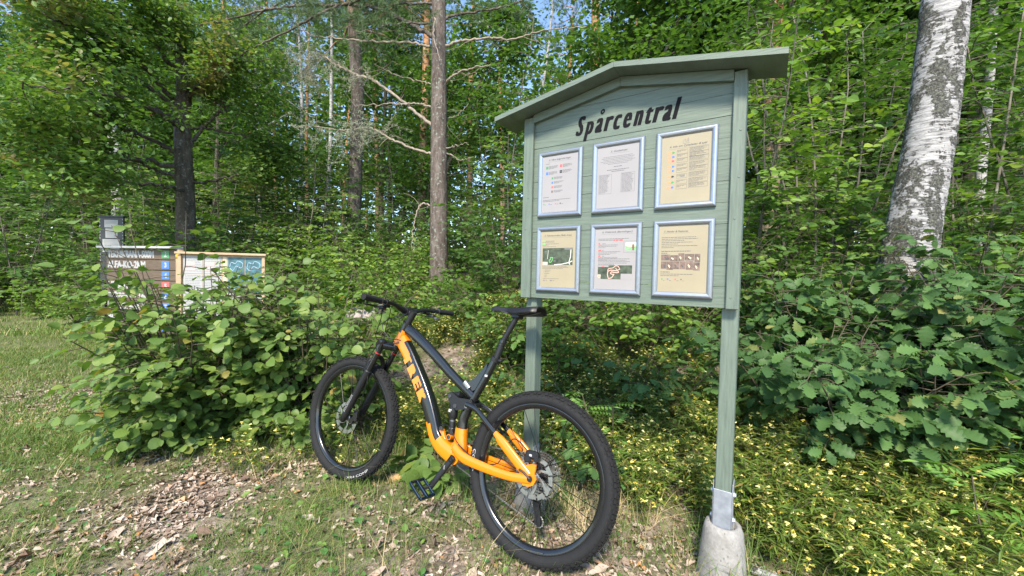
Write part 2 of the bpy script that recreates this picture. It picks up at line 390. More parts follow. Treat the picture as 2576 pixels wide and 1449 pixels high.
# ------------------------------------------------------------------ ground
def make_ground():
    a = np.concatenate([np.linspace(-160, -14, 22), np.linspace(-13, 13, 190), np.linspace(14, 160, 22)])
    b = np.concatenate([np.linspace(-40, -1, 14), np.linspace(-.5, 14, 150), np.linspace(15, 220, 34)])
    X, Y = np.meshgrid(a, b); Z = ground_z(X, Y)
    near = (np.abs(X) < 6) & (Y > .5) & (Y < 7)
    Z = Z + np.where(near, .006 * RNG.standard_normal(X.shape), 0)
    nx, ny = len(a), len(b); i = np.arange(ny - 1)[:, None] * nx; j = np.arange(nx - 1)[None]
    F = np.stack([(i + j).ravel(), (i + j + 1).ravel(), (i + nx + j + 1).ravel(), (i + nx + j).ravel()], 1)
    m, t, p, o = newmat('forest_floor')
    n1 = noise(t, 1.3, 5, coord='Position'); n2 = noise(t, 26, 6, coord='Position', rough=.7); n3 = noise(t, 5, 6, coord='Position')
    litter = ramp(t, n2, [(.3, (.10, .07, .056)), (.45, (.24, .185, .155)), (.6, (.36, .29, .255)), (.75, (.44, .375, .34))])
    soil = ramp(t, n2, [(.3, (.075, .06, .045)), (.7, (.20, .155, .12))])
    green = ramp(t, n2, [(.3, (.06, .08, .028)), (.7, (.15, .17, .06))])
    c = mixc(t, ramp(t, n3, [(.40, (0, 0, 0)), (.58, (1, 1, 1))]), litter, soil)
    sp = nd(t, 'ShaderNodeSeparateXYZ'); t.links.new(nd(t, 'ShaderNodeNewGeometry').outputs['Position'], sp.inputs[0]); mr = nd(t, 'ShaderNodeMapRange'); t.links.new(sp.outputs[0], mr.inputs[0])
    for k_, v_ in (('From Min', -3.6), ('From Max', -1.6), ('To Min', .20), ('To Max', 0)): mr.inputs[k_].default_value = v_
    ag = nd(t, 'ShaderNodeMath', operation='ADD'); t.links.new(n1, ag.inputs[0]); t.links.new(mr.outputs[0], ag.inputs[1])
    c = mixc(t, ramp(t, ag.outputs[0], [(.44, (0, 0, 0)), (.62, (.85, .85, .85))]), c, green)
    t.links.new(c, p.inputs['Base Color']); p.inputs['Roughness'].default_value = .95; p.inputs['Specular IOR Level'].default_value = .15
    bump(t, p, n2, .7, .03)
    g = Geo().add(np.stack([X, Y, Z], -1).reshape(-1, 3), F)
    return g.build('ground', m, smooth=True, kind='structure')
make_ground()

# ------------------------------------------------------------------ leaf templates: base at the origin, tip along +y, upper side +z
def strip_leaf(st, fold=.12, droop=.15, wave=0.0):
    V = []; F = []
    for i, (y, w) in enumerate(st):
        z = -droop * y * y; wz = wave * (1 if i % 2 else -1)
        V += [(-w, y, z + fold * w + wz), (0, y, z), (w, y, z + fold * w - wz)]
    for i in range(len(st) - 1):
        a, b = 3 * i, 3 * i + 3
        F += [(a, a + 1, b + 1), (a, b + 1, b), (a + 1, a + 2, b + 2), (a + 1, b + 2, b + 1)]
    return np.array(V, float), np.array(F)
HAZEL = strip_leaf([(0, .02), (.03, .20), (.12, .34), (.2, .37), (.3, .44), (.38, .43), (.5, .46), (.58, .42), (.7, .41), (.76, .33), (.86, .27), (.9, .15), (1.02, .0)], .22, .2, .01)
HAZEL2 = strip_leaf([(0, .02), (.03, .22), (.14, .36), (.24, .40), (.36, .46), (.5, .44), (.6, .44), (.7, .36), (.8, .32), (.86, .2), (1.0, .0)], .05, .42, .012)
HAZEL3 = strip_leaf([(0, .02), (.04, .17), (.15, .30), (.28, .36), (.42, .39), (.55, .37), (.7, .32), (.82, .24), (.9, .13), (1.0, .0)], .45, .1, .012)
OAK = strip_leaf([(0, .01), (.12, .05), (.2, .14), (.27, .09), (.36, .24), (.43, .15), (.53, .33), (.61, .20), (.71, .34), (.79, .21), (.87, .23), (.94, .13), (1, .03)], .15, .22, .015)
OAK2 = strip_leaf([(0, .01), (.1, .05), (.22, .18), (.28, .11), (.4, .29), (.47, .18), (.6, .36), (.67, .23), (.78, .31), (.84, .19), (.93, .18), (1, .03)], .3, .35, .02)
LEAF6 = (np.array([(0, 0, 0), (-.30, .28, .05), (-.27, .65, .03), (0, 1, -.08), (.27, .65, .03), (.30, .28, .05), (0, .45, -.01)]), np.array([(6, 1, 0), (6, 2, 1), (6, 3, 2), (6, 4, 3), (6, 5, 4), (6, 0, 5)]))
LEAF2 = (np.array([(0, 0, 0), (-.33, .5, .08), (0, 1, -.04), (.33, .5, .08)]), np.array([(0, 3, 2), (0, 2, 1)]))
LANCE = (np.array([(0, 0, 0), (-.075, .35, .02), (0, .4, -.01), (.075, .35, .02), (0, 1, -.16)]), np.array([(0, 2, 1), (0, 3, 2), (1, 2, 4), (2, 3, 4)]))
def litter_leaf(seed):
    r = np.random.default_rng(seed); n = 9; a = np.linspace(0, 2 * np.pi, n, endpoint=False)
    rr = .42 + .13 * r.standard_normal(n); V = [(0, 0, 0)] + [(rr[i] * .62 * math.cos(a[i]), rr[i] * 1.2 * math.sin(a[i]), .16 * r.standard_normal() + .25 * abs(math.cos(a[i])) ** 2) for i in range(n)]
    return np.array(V), np.array([(0, 1 + i, 1 + (i + 1) % n) for i in range(n)])
LITTER = [litter_leaf(s) for s in range(5)]
LITTER_MESH = [Geo().add(v, f).mesh('fallen_leaf', M['litter'], True) for v, f in LITTER]
def leafmeshes(name, tmpl, mat): return [Geo().add(v, f).mesh(name, M[mat], True) for v, f in tmpl]

def in_view(x, y, z, margin=.12):
    d = np.stack([x, y, z - CAMH], -1); w = d @ FW
    u = (d @ RT) / np.maximum(w, .01) * FPX / 512; v = (d @ UP) / np.maximum(w, .01) * FPX / 288
    return (w > .2) & (np.abs(u) < 1 + margin) & (np.abs(v) < 1 + margin)

def leaf_parts(root, name, meshes, P, D, N, S, limit, mat, rest_name='foliage', keep=None):
    """the leaves that show largest become parts of their own; the others are joined into one part"""
    R = frames_from(D, N); loc = np.array(root.location)
    wp = P + loc; dist = np.linalg.norm(wp - CAM, axis=1) / S
    order = np.argsort(dist) if keep is None else np.argsort(dist + keep)
    for i in order[:limit]:
        o = bpy.data.objects.new(name, meshes[int(i) % len(meshes)]); COL.objects.link(o); o.parent = root
        A = R[i] * S[i]
        o.matrix_basis = Matrix([[*A[0], P[i][0]], [*A[1], P[i][1]], [*A[2], P[i][2]], [0, 0, 0, 1]])
    rest = order[limit:]
    if len(rest):
        g = Geo()
        for k, me in enumerate(meshes):
            sel = rest[rest % len(meshes) == k]
            tv = np.array([v.co[:] for v in me.vertices]); tf = np.array([p.vertices[:] for p in me.polygons])
            g.inst(tv, tf, R[sel], P[sel], S[sel])
        g.build(rest_name, M[mat], root, True, kind='stuff')

def wander(p, d, length, n, rng, jit=.15, lift=0.0):
    p = np.array(p, float); d = np.array(d, float); d /= np.linalg.norm(d); P = [p.copy()]
    for _ in range(n):
        d = d + jit * rng.standard_normal(3) + np.array([0, 0, lift]); d /= np.linalg.norm(d); p = p + d * length / n; P.append(p.copy())
    return np.array(P)
def shrub(rng, nstem, H, spread, ntwig, tlen, gap, lsize, g, r0=.008, tilt=.45, lo=.1, up=.55, tips=False, base=.05, outw=.5):
    """multi-stemmed leafy plant: adds its stems to g, returns leaf positions, axes, normals and sizes"""
    P = []; D = []; N = []; S = []
    for s in range(nstem):
        a = rng.uniform(0, 2 * np.pi); sp = spread * math.sqrt(rng.uniform(0.02, 1))
        d0 = np.array([math.cos(a) * sp, math.sin(a) * sp, 1.0]); L = H * rng.uniform(.7, 1.1) * math.sqrt(1 + sp * sp * .5)
        b = np.array([math.cos(a), math.sin(a), 0]) * base * rng.uniform(.2, 1)
        path = wander(b, d0, L, 9, rng, .06, -.02 * sp); rr = np.linspace(r0, r0 * .3, 10); g.add(*tubeq(path, rr, 5))
        for t in range(ntwig):
            f = lo + (1 - lo) * (t + rng.uniform(.2, .9)) / ntwig; f = min(f, .99)
            q = f * 9; i = int(q); p = path[i] * (1 - q + i) + path[min(i + 1, 9)] * (q - i)
            ta = rng.uniform(0, 2 * np.pi) if sp < .2 or rng.uniform() < .45 else a + rng.uniform(-1.3, 1.3)
            tl = tlen * (1.15 - .65 * f) * rng.uniform(.6, 1.2)
            tw = wander(p, (math.cos(ta), math.sin(ta), up * rng.uniform(.2, 1.2)), tl, 5, rng, .10, -.05); g.add(*tubeq(tw, np.linspace(r0 * .4, r0 * .15, 6), 4))
            nl = max(2, int(tl / gap))
            for k in range(nl):
                ff = (.5 + .5 * (k + 1) / nl) if tips else (.12 + .88 * (k + 1) / nl)
                qq = ff * 5; ii = min(int(qq), 4); pp = tw[ii] * (1 - qq + ii) + tw[ii + 1] * (qq - ii)
                td = tw[ii + 1] - tw[ii]; td /= np.linalg.norm(td); side = np.cross(td, (0, 0, 1.0)); side /= np.linalg.norm(side) + 1e-6
                sg = 1 if k % 2 else -1
                ang = rng.uniform(.5, 1.25) if k < nl - 1 else .1
                d = td * math.cos(ang) + side * sg * math.sin(ang) + np.array([0, 0, -.15 + .2 * rng.standard_normal()])
                if tips: d = d + .5 * rng.standard_normal(3) * (1, 1, .4)
                n = np.array([outw * math.cos(ta), outw * math.sin(ta), 1.0]) + tilt * rng.standard_normal(3)
                P.append(pp + d / np.linalg.norm(d) * .012); D.append(d); N.append(n); S.append(lsize * rng.uniform(.5, 1.25))
    return np.array(P), np.array(D), np.array(N), np.array(S)
# ------------------------------------------------------------------ the notice board
YAW = -.5753; ZB = .05
nb = thing('notice_board', 'tall sage green notice board with a pitched roof and six framed notices on two posts', 'notice board', (.127, 2.0649, -ZB), rz=YAW)
def zb(VF): V, F = VF; V = np.array(V, float); V[:, 2] += ZB; return V, F
ridge_s, rl, rr_, rz_e, rz_r = .4155, -.206, 1.037, 1.985, 2.100
def roof_z(s): return rz_r - abs(s - ridge_s) / (ridge_s - rl) * (rz_r - rz_e)
seams = [1.086, 1.172, 1.256, 1.338, 1.423, 1.508, 1.594, 1.678, 1.763, 1.848, 1.932, 2.012, 2.10]
prg = np.random.default_rng(3)
for a, b in zip(seams[:-1], seams[1:]):
    z0, z1 = a + .0008, b - .0008; y0 = .0015 * prg.uniform(-1, 1)
    s0, s1 = -.075, .903
    if roof_z(s0) - .002 >= z1: poly = [(s0, z0), (s1, z0), (s1, z1), (s0, z1)]
    else:
        sa = [s for s in np.linspace(s0, s1, 60) if roof_z(s) - .003 > z0 + .002]
        poly = [(sa[0], z0), (sa[-1], z0)] + [(s, min(z1, roof_z(s) - .003)) for s in reversed(sa)]
    V, F = prism([(s, z + ZB) for s, z in poly], y0, .020)
    Geo().add(V, F).build('plank', M['paint'], nb)
    # rounded arris: a slim lip along the lower edge of every plank
for s0, s1 in ((-.085, -.030), (.866, .912)):
    zt = min(roof_z(s0), roof_z(s1)) - .002
    Geo().add(*zb(box(((s0 + s1) / 2, -.011, (1.084 + zt) / 2), (s1 - s0, .019, zt - 1.084), .0025))).build('trim_board', M['paintv'], nb)
def slope_board(s0, s1, dz0, dz1, y0, y1, name, mat=M['paint']):
    poly = [(s0, roof_z(s0) + dz0 + ZB), (s1, roof_z(s1) + dz0 + ZB), (s1, roof_z(s1) + dz1 + ZB), (s0, roof_z(s0) + dz1 + ZB)]
    return Geo().add(*prism(poly, y0, y1)).build(name, mat, nb)
slope_board(-.0295, ridge_s - .0006, -.044, -.003, -.0225, -.0025, 'roof_moulding'); slope_board(ridge_s + .0006, .8655, -.044, -.003, -.0225, -.0025, 'roof_moulding')
slope_board(rl, ridge_s - .0005, 0, .022, -.115, .085, 'roof_board'); slope_board(ridge_s + .0005, rr_, 0, .022, -.115, .085, 'roof_board')
for sc_ in (-.042, .880):
    post = Geo().add(*zb(box((sc_, .0565, (2.0 + .17) / 2), (.060, .070, 2.0 - .17), .003))).build('post', M['paintv'], nb)
for sc_, zt, zg in ((-.042, .115, -.10), (.884, .195, -.09)):
    pr = [(.001, zt - .05), (.044, zt - .05), (.048, zt - .004), (.056, zt), (.066, zt - .006), (.0745, zt - .03), (.082, zt - .10), (.105, zg - .05)]
    V, F = lathe(pr, 40, 'z', (sc_, .056, ZB)); V[:, :2] += .0009 * prg.standard_normal((len(V), 2))
    ft = Geo().add(V, F).build('concrete_footing', M['concrete'], nb, True)
    g = Geo()
    for yy in (.0195, .0935): g.add(*zb(box((sc_ - .004, yy, zt + .060), (.066, .004, .175), .001)))
    for xx in (-.039, .031): g.add(*zb(box((sc_ + xx, .0565, zt + .075), (.004, .066, .205), .001)))
    g.add(*zb(box((sc_ - .004, .056, zt - .02), (.045, .045, .06), 0)))
    br = g.build('post_bracket', M['galv'], nb)
    for dz in (.02, .125):
        for sd in (-1, 1):
            Vb, Fb = lathe([(.0, -.005), (.009, -.005), (.009, .0), (.013, .001), (.013, .004), (0, .004)], 6, 'x')
            Geo().add(*zb((Vb * (-sd, 1, 1) + np.array([sc_ - .004 + sd * .041, .056, zt + dz]), [tuple(f) if sd < 0 else tuple(reversed(f)) for f in Fb]))).build('bolt', M['galv'], br)
Vt, Ft = lathe([(0, -.0015), (.0045, -.0012), (.005, 0), (.0, .0005)], 8, 'y')
screw_me = Geo().add(Vt, Ft).mesh('screw', M['paint'])
for sx in (-.057, .889):
    for z in (1.13, 1.44, 1.60, 1.78, 1.95):
        o = link('screw', screw_me, nb); o.location = (sx + prg.uniform(-.008, .008), -.0208, z + ZB)
# the lettering, on the planks
def bold_text(s, n=5, dx=.012, **kw):
    V, F = text(s, 1.0, **kw); out = []
    for k in range(n): out.append((V + np.array([dx * k, 0, .0]), F))
    return out
g = Geo(); SH_ = .24; LW, LH = .462, .0885
wd = {}
def advance(s): return (text(s + 'l', 1.0)[0][:, 0].max() - text('l', 1.0)[0][:, 0].max())
full = text('Sparcentral', 1.0)[0]; kx = LW / full[:, 0].max(); kz = LH / full[:, 1].max(); parts = []; rc_x = 0
for i, ch in enumerate('Sparcentral'):
    V, F = text(ch, 1.0); x0, x1 = V[:, 0].min(), V[:, 0].max(); pen = advance('Sparcentral'[:i]) if i else 0
    w_ = .66 if ch not in 'lr' else .8; c_ = pen + (x0 + x1) / 2
    for q in range(5): parts.append((np.stack([c_ + (V[:, 0] - (x0 + x1) / 2) * w_ + .024 * (q - 2), V[:, 1] * (1.08 if ch in 'arcen' else 1), 0 * V[:, 0]], 1), F))
    if i == 2: rc_x = c_
an_ = np.linspace(0, 2 * np.pi, 25)[:-1]
ringV = np.concatenate([np.stack([rc_x + r * np.cos(an_) * 1.1, .715 + r * np.sin(an_), 0 * an_], 1) for r in (.035, .09)]); ringF = [(24 + k, 24 + (k + 1) % 24, (k + 1) % 24, k) for k in range(24)]
for k, (V, F) in enumerate(parts + [(ringV, ringF)]):
    zz = V[:, 1] * kz; g.add(np.stack([V[:, 0] * kx + zz * SH_ + .188, np.full(len(V), -.0022 - .00004 * (k % 7)), zz + 1.877 + ZB + (V[:, 0] * kx) * -.008], 1), F)
g.build('lettering', M['ink'], nb)

PRN = ['white', 'cream', 'grey', 'pale', 'ink', 'red', 'blue', 'green', 'orange', 'black', 'photo', 'aerial', 'maproad', 'mappink', 'lime', 'tan', 'skyblue', 'darkgrey', 'brown']
PI = {n: i for i, n in enumerate(PRN)}
class Sheet:
    """a printed sheet; millimetres from its upper left corner, w 196 x h 283"""
    def __init__(self, paper): self.g = Geo(); self.lv = 0; self.rect(0, 0, 196, 283, paper, 0)
    def P(self, u, v, lv): return (u / 1000 + .022, -.0058 - .00022 * lv, .305 - v / 1000)
    def rect(self, u, v, w, h, m, lv=1):
        self.g.add([self.P(u, v + h, lv), self.P(u + w, v + h, lv), self.P(u + w, v, lv), self.P(u, v, lv)], [(0, 1, 2, 3)], PI[m])
    def outline(self, u, v, w, h, m='grey', t=.7):
        self.rect(u, v, w, t, m); self.rect(u, v + h - t, w, t, m); self.rect(u, v + t, t, h - 2 * t, m); self.rect(u + w - t, v + t, t, h - 2 * t, m)
    def lines(self, u, v, w, n, step=5, h=1.5, m='grey', cen=False):
        for k in range(n):
            ww = w * (prg.uniform(.8, 1) if k < n - 1 else prg.uniform(.3, .8)); uu = u + (w - ww) / 2 if cen else u; x = uu
            while x < uu + ww:
                l = min(prg.uniform(5, 16), uu + ww - x); self.rect(x, v + k * step, l, h, m); x += l + 1.6
    def head(self, s, u, v, w, h=11, m='grey', shear=.3, bold=.012):
        V, F = text(s, 1, shear, bold, 1.0); V = V - V.min(0); k = w / V[:, 0].max()
        self.g.add([self.P(u + a * k, v + h * .72 - b * h, 1.5) for a, b, _ in V], F, PI[m]); self.rect(u - 4, v + h * 1.02, w + 10, .6, 'pale')
    def words(self, s, u, v, h, m='grey', lv=1):
        V, F = text(s, 1, .0, .0, 1.0); self.g.add([self.P(u + a * h, v - b * h, lv) for a, b, _ in V], F, PI[m])
    def diamond(self, u, v, m): self.g.add([self.P(u, v - 5, 1), self.P(u - 3.4, v, 1), self.P(u, v + 5, 1), self.P(u + 3.4, v, 1)], [(0, 1, 2, 3)], PI[m])
    def stroke(self, pts, w, m, lv=2):
        for (a, b), (c, d) in zip(pts[:-1], pts[1:]):
            L = math.hypot(c - a, d - b) + 1e-6; nx, ny = -(d - b) / L * w / 2, (c - a) / L * w / 2
            self.g.add([self.P(a + nx, b + ny, lv), self.P(c + nx, d + ny, lv), self.P(c - nx, d - ny, lv), self.P(a - nx, b - ny, lv)], [(0, 1, 2, 3)], PI[m])
def sheet2():
    s = Sheet('white'); s.head('2. Våra ledgraderingar', 36, 20, 122); s.lines(20, 39, 44, 1, h=2)
    for u, v, m in ((22, 52, 'green'), (98, 50, 'red'), (22, 80, 'blue'), (98, 78, 'black')):
        s.rect(u, v, 13, 14, m); s.rect(u + 3, v + 5, 7, 3, 'pale', 2); s.lines(u + 16, v, 52, 4, 4)
    for k, m in enumerate(('green', 'blue', 'red', 'brown')): s.rect(54, 108 + 22 * k, 9, 10, m); s.lines(67, 108 + 22 * k, 56, 3, 4)
    s.lines(8, 205, 100, 1, h=2.4); s.lines(8, 219, 165, 2, 6, 2)
    for u, m in ((14, 'green'), (44, 'blue'), (79, 'red'), (105, 'black')): s.diamond(u, 240, m); s.lines(u + 6, 242, 14, 1)
    return s
def sheet3():
    s = Sheet('white'); s.head('3. Guidelinjer', 64, 24, 80); s.lines(16, 48, 164, 6, 6.6, 2.2, 'pale', True); s.lines(54, 94, 92, 1, 5, 2.4, 'grey', True); s.lines(40, 108, 120, 2, 7, 2.4, 'grey', True)
    s.outline(12, 128, 60, 88); s.lines(14, 131, 48, 16, 5.2, 1.7); s.outline(116, 128, 62, 86); s.lines(119, 131, 54, 16, 5.2, 1.7)
    return s
def sheet4():
    s = Sheet('cream'); s.stroke([(86, 34), (90, 24), (96, 20), (96, 30), (102, 30), (106, 16), (106, 32), (110, 26)], 1.1, 'darkgrey'); s.stroke([(86, 37), (112, 37)], .9, 'darkgrey')
    s.head('4. Info om Cykelleder & spår', 34, 44, 146)
    for k, (v, m) in enumerate(((66, 'green'), (84, 'blue'), (101, 'red'), (124, 'blue'), (142, 'blue'), (166, 'black'), (190, 'green'), (211, 'blue'))):
        s.rect(28, v, 22, 8, 'orange'); s.rect(44, v, 7, 8, m, 1.5); s.g.add([s.P(51, v, 1), s.P(56, v + 4, 1), s.P(51, v + 8, 1)], [(0, 1, 2)], PI[m])
        s.outline(64, v - 4, 42, 17); s.lines(66, v - 1, 34, 2, 4, 1.3); s.outline(112, v - 8, 72, 19); s.lines(114, v - 6, 64, 4, 4, 1.4)
    s.rect(80, 168, 17, 6, 'darkgrey'); return s
def sheet5():
    s = Sheet('cream'); s.head('5. Teknikområde (Skills Area)', 22, 22, 150); 
    for v in (48, 62): s.rect(12, v, 14, 6.5, 'lime'); s.lines(30, v + 2, 140, 1, h=2); s.lines(12, v + 8, 110, 1)
    s.lines(14, 78, 100, 1); s.rect(14, 86, 166, 84, 'aerial', 1)
    V, F = text('F.Kilbergs Cykelbana', 1, 0, .01, 1); s.words('Gränna Cykelbana', 70, 95, 6, 'pale', 3)
    s.rect(135, 87, 44, 8, 'pale', 2); s.rect(26, 102, 12, 4, 'pale', 2)
    s.stroke([(170, 94), (168, 130), (160, 158), (120, 166), (80, 169)], 4, 'maproad'); s.stroke([(160, 158), (178, 150)], 4, 'maproad'); s.stroke([(160, 158), (166, 168)], 4, 'maproad'); s.stroke([(46, 96), (42, 140)], 2, 'maproad')
    s.rect(15, 155, 28, 15, 'mappink', 2); s.stroke([(55, 158), (52, 146), (62, 140), (58, 132), (72, 133), (70, 146), (62, 156), (55, 158)], 3, 'lime', 3); s.rect(76, 133, 11, 4, 'pale', 3); s.rect(76, 148, 11, 4, 'pale', 3)
    s.lines(14, 175, 165, 3, 6, 1.8); 
    for k in range(5): s.rect(20, 195 + 8.5 * k, 1.6, 1.6, 'grey'); s.lines(27, 195 + 8.5 * k, prg.uniform(40, 75), 1, h=2)
    s.lines(20, 238, 140, 1); s.rect(20, 245, 9, 6, 'darkgrey'); s.lines(33, 247, 24, 1); s.rect(58, 245, 12, 6, 'darkgrey'); s.lines(74, 247, 22, 1); return s
def sheet6():
    s = Sheet('white'); s.head('6. Kidstrack (Barnslingor)', 36, 16, 140); s.lines(18, 48, 150, 2, 6, 2)
    for u, w in ((90, 7), (101, 10), (117, 16)): s.rect(u, 52, w, 7, 'red', 2)
    s.rect(138, 60, 56, 52, 'pale', 1); s.rect(139, 61, 55, 50, 'white', 2); s.rect(147, 68, 47, 14, 'skyblue', 3); s.rect(147, 82, 47, 20, 'lime', 3); s.rect(152, 75, 38, 12, 'tan', 3.5); s.stroke([(148, 99), (166, 90), (194, 91)], 4, 'white', 4); s.rect(176, 76, 10, 26, 'brown', 4)
    for v, w in ((67, 8), (98, 15), (124, 11)): s.rect(19, v, w, 6.5, 'red'); s.lines(38, v + 3, 22, 1, h=2); s.lines(19, v + 9, 105, 3, 6, 1.7)
    s.lines(19, 140, 160, 5, 6.3, 1.8); s.rect(19, 170, 160, 64, 'aerial', 1); s.rect(20, 171, 50, 7, 'white', 2); s.rect(38, 172.5, 12, 4, 'red', 3)
    s.stroke([(66, 196), (70, 186), (92, 182), (104, 172), (116, 174), (124, 188), (112, 192), (104, 184)], 2.6, 'mappink', 3)
    s.stroke([(70, 228), (66, 212), (68, 198), (80, 192), (116, 196), (118, 203), (108, 204), (84, 200), (80, 208), (90, 212), (98, 210), (86, 228), (70, 231), (70, 226)], 3.4, 'mappink', 3.5)
    s.rect(128, 208, 52, 27, 'white', 2); s.lines(133, 212, 40, 4, 5.5, 1.5); s.rect(17, 213, 17, 21, 'white', 2); s.g.add([s.P(19, 214, 3), s.P(32, 214, 3), s.P(32, 224, 3), s.P(25.5, 232, 3), s.P(19, 224, 3)], [(0, 4, 3, 2, 1)], PI['tan']); s.rect(23, 219, 5, 5, 'brown', 4); return s
def sheet7():
    s = Sheet('cream'); s.head('7. Hinder & Features', 22, 22, 96); s.lines(14, 50, 145, 3, 7, 2); s.lines(14, 71, 150, 2, 7, 2); s.lines(14, 86, 146, 2, 7, 2); s.lines(14, 108, 150, 1, h=2.8); s.lines(14, 116, 40, 1, h=2.8)
    for u, v, w, h in ((15, 124, 34, 24), (51, 127, 30, 23), (84, 119, 22, 31), (109, 122, 35, 26), (147, 122, 20, 32), (15, 153, 21, 30), (38, 153, 25, 34), (65, 153, 22, 31), (90, 153, 22, 31), (115, 151, 26, 35), (143, 157, 23, 32)):
        s.rect(u - .8, v - .8, w + 1.6, h + 1.6, 'pale'); s.rect(u, v, w, h, 'photo', 2); a = prg.uniform(.2, .6); s.g.add([s.P(u + w * a, v + h * .35, 2.6), s.P(u + w * (a + .3), v + h * .6, 2.6), s.P(u + w * (a + .2), v + h * .85, 2.6), s.P(u + w * (a - .1), v + h * .5, 2.6)], [(0, 3, 2, 1)], PI[('tan', 'grey')[int(prg.integers(2))]])
    s.lines(13, 196, 98, 1, h=2.8); s.lines(13, 205, 160, 2, 7, 2)
    for u, m in ((20, 'green'), (44, 'blue'), (74, 'red'), (97, 'brown')): s.diamond(u, 228, m); s.lines(u + 5, 233, 12, 1)
    return s
def frame_geo():
    prof = [(0, 0), (0, .007), (.002, .0105), (.006, .0135), (.011, .0145), (.017, .0132), (.0215, .010), (.0245, .0062), (.0245, .003)]
    g = Geo(); W_, H_ = .24, .327
    cor = [(0, 0, 1, 1), (W_, 0, -1, 1), (W_, H_, -1, -1), (0, H_, 1, -1)]
    for k in range(4):
        a, b = cor[k], cor[(k + 1) % 4]; V = []
        for d, h in prof: V.append((a[0] + a[2] * d, -h, a[1] + a[3] * d)); V.append((b[0] + b[2] * d, -h, b[1] + b[3] * d))
        F = [(2 * i + 1, 2 * i, 2 * i + 2, 2 * i + 3) for i in range(len(prof) - 1)]
        g.add(V, [f for f in F])
    return g
fm = frame_geo().mesh('poster_frame', M['alu'])
for (s_, z_), fn, lab in zip(((0, 1.4945), (.2904, 1.4945), (.5783, 1.4945), (0, 1.1201), (.2904, 1.1201), (.5783, 1.1201)), (sheet2, sheet3, sheet4, sheet5, sheet6, sheet7),
        ('framed white sheet with small coloured squares', 'framed white sheet with two boxes of text', 'framed cream sheet with a column of orange arrows', 'framed cream sheet with a dark aerial map', 'framed white sheet with a pink looping track map', 'framed cream sheet with two rows of brown photos')):
    o = link('poster_frame', fm, nb, label=lab); o.location = (s_, -.0035, z_ + ZB)
    fn().g.build('poster', [M[n] for n in PRN], o)

# ------------------------------------------------------------------ the bicycle (x forward, y to its left, z up; leaning against the post)
HEAD, LEAN = 2.591, .2203
fx = Vector((math.cos(HEAD), math.sin(HEAD), 0)); lf = Vector((-math.sin(HEAD), math.cos(HEAD), 0)); up_ = Vector((0, 0, 1))
BL = lf * math.cos(LEAN) + up_ * math.sin(LEAN); BU = up_ * math.cos(LEAN) - lf * math.sin(LEAN)
bike = thing('bicycle', 'orange and black mountain bike leaning against the left post of the green notice board', 'bicycle', (.09, 1.6772, -.042))
bike.rotation_euler = Matrix((fx, BL, BU)).transposed().to_euler()
WR, WB = .366, 1.277
HA = rad(65.2); SU = np.array([-math.cos(HA), 0, math.sin(HA)]); SP = np.array([math.sin(HA), 0, math.cos(HA)])
FH = np.array([WB, 0, WR]); SA = FH - .044 * SP; STEER = .0775
def st(V):
    d = np.asarray(V, float) - SA; c, s = math.cos(STEER), math.sin(STEER)
    return SA + d * c + np.cross(SU, d) * s + np.outer(d @ SU, SU).reshape(d.shape) * (1 - c)
def stg(VF): return st(VF[0]), VF[1]
def arc_text(s, size, r, y, a0, sx=1.0):
    """lettering round a wheel's left side: tops towards the hub, baseline radius r, start angle a0 (x-z plane)"""
    V, F = text(s, size, 0, .0, sx)
    return np.array([((r - h) * math.cos(a0 - x / r), y, (r - h) * math.sin(a0 - x / r)) for x, h, _ in V]), F
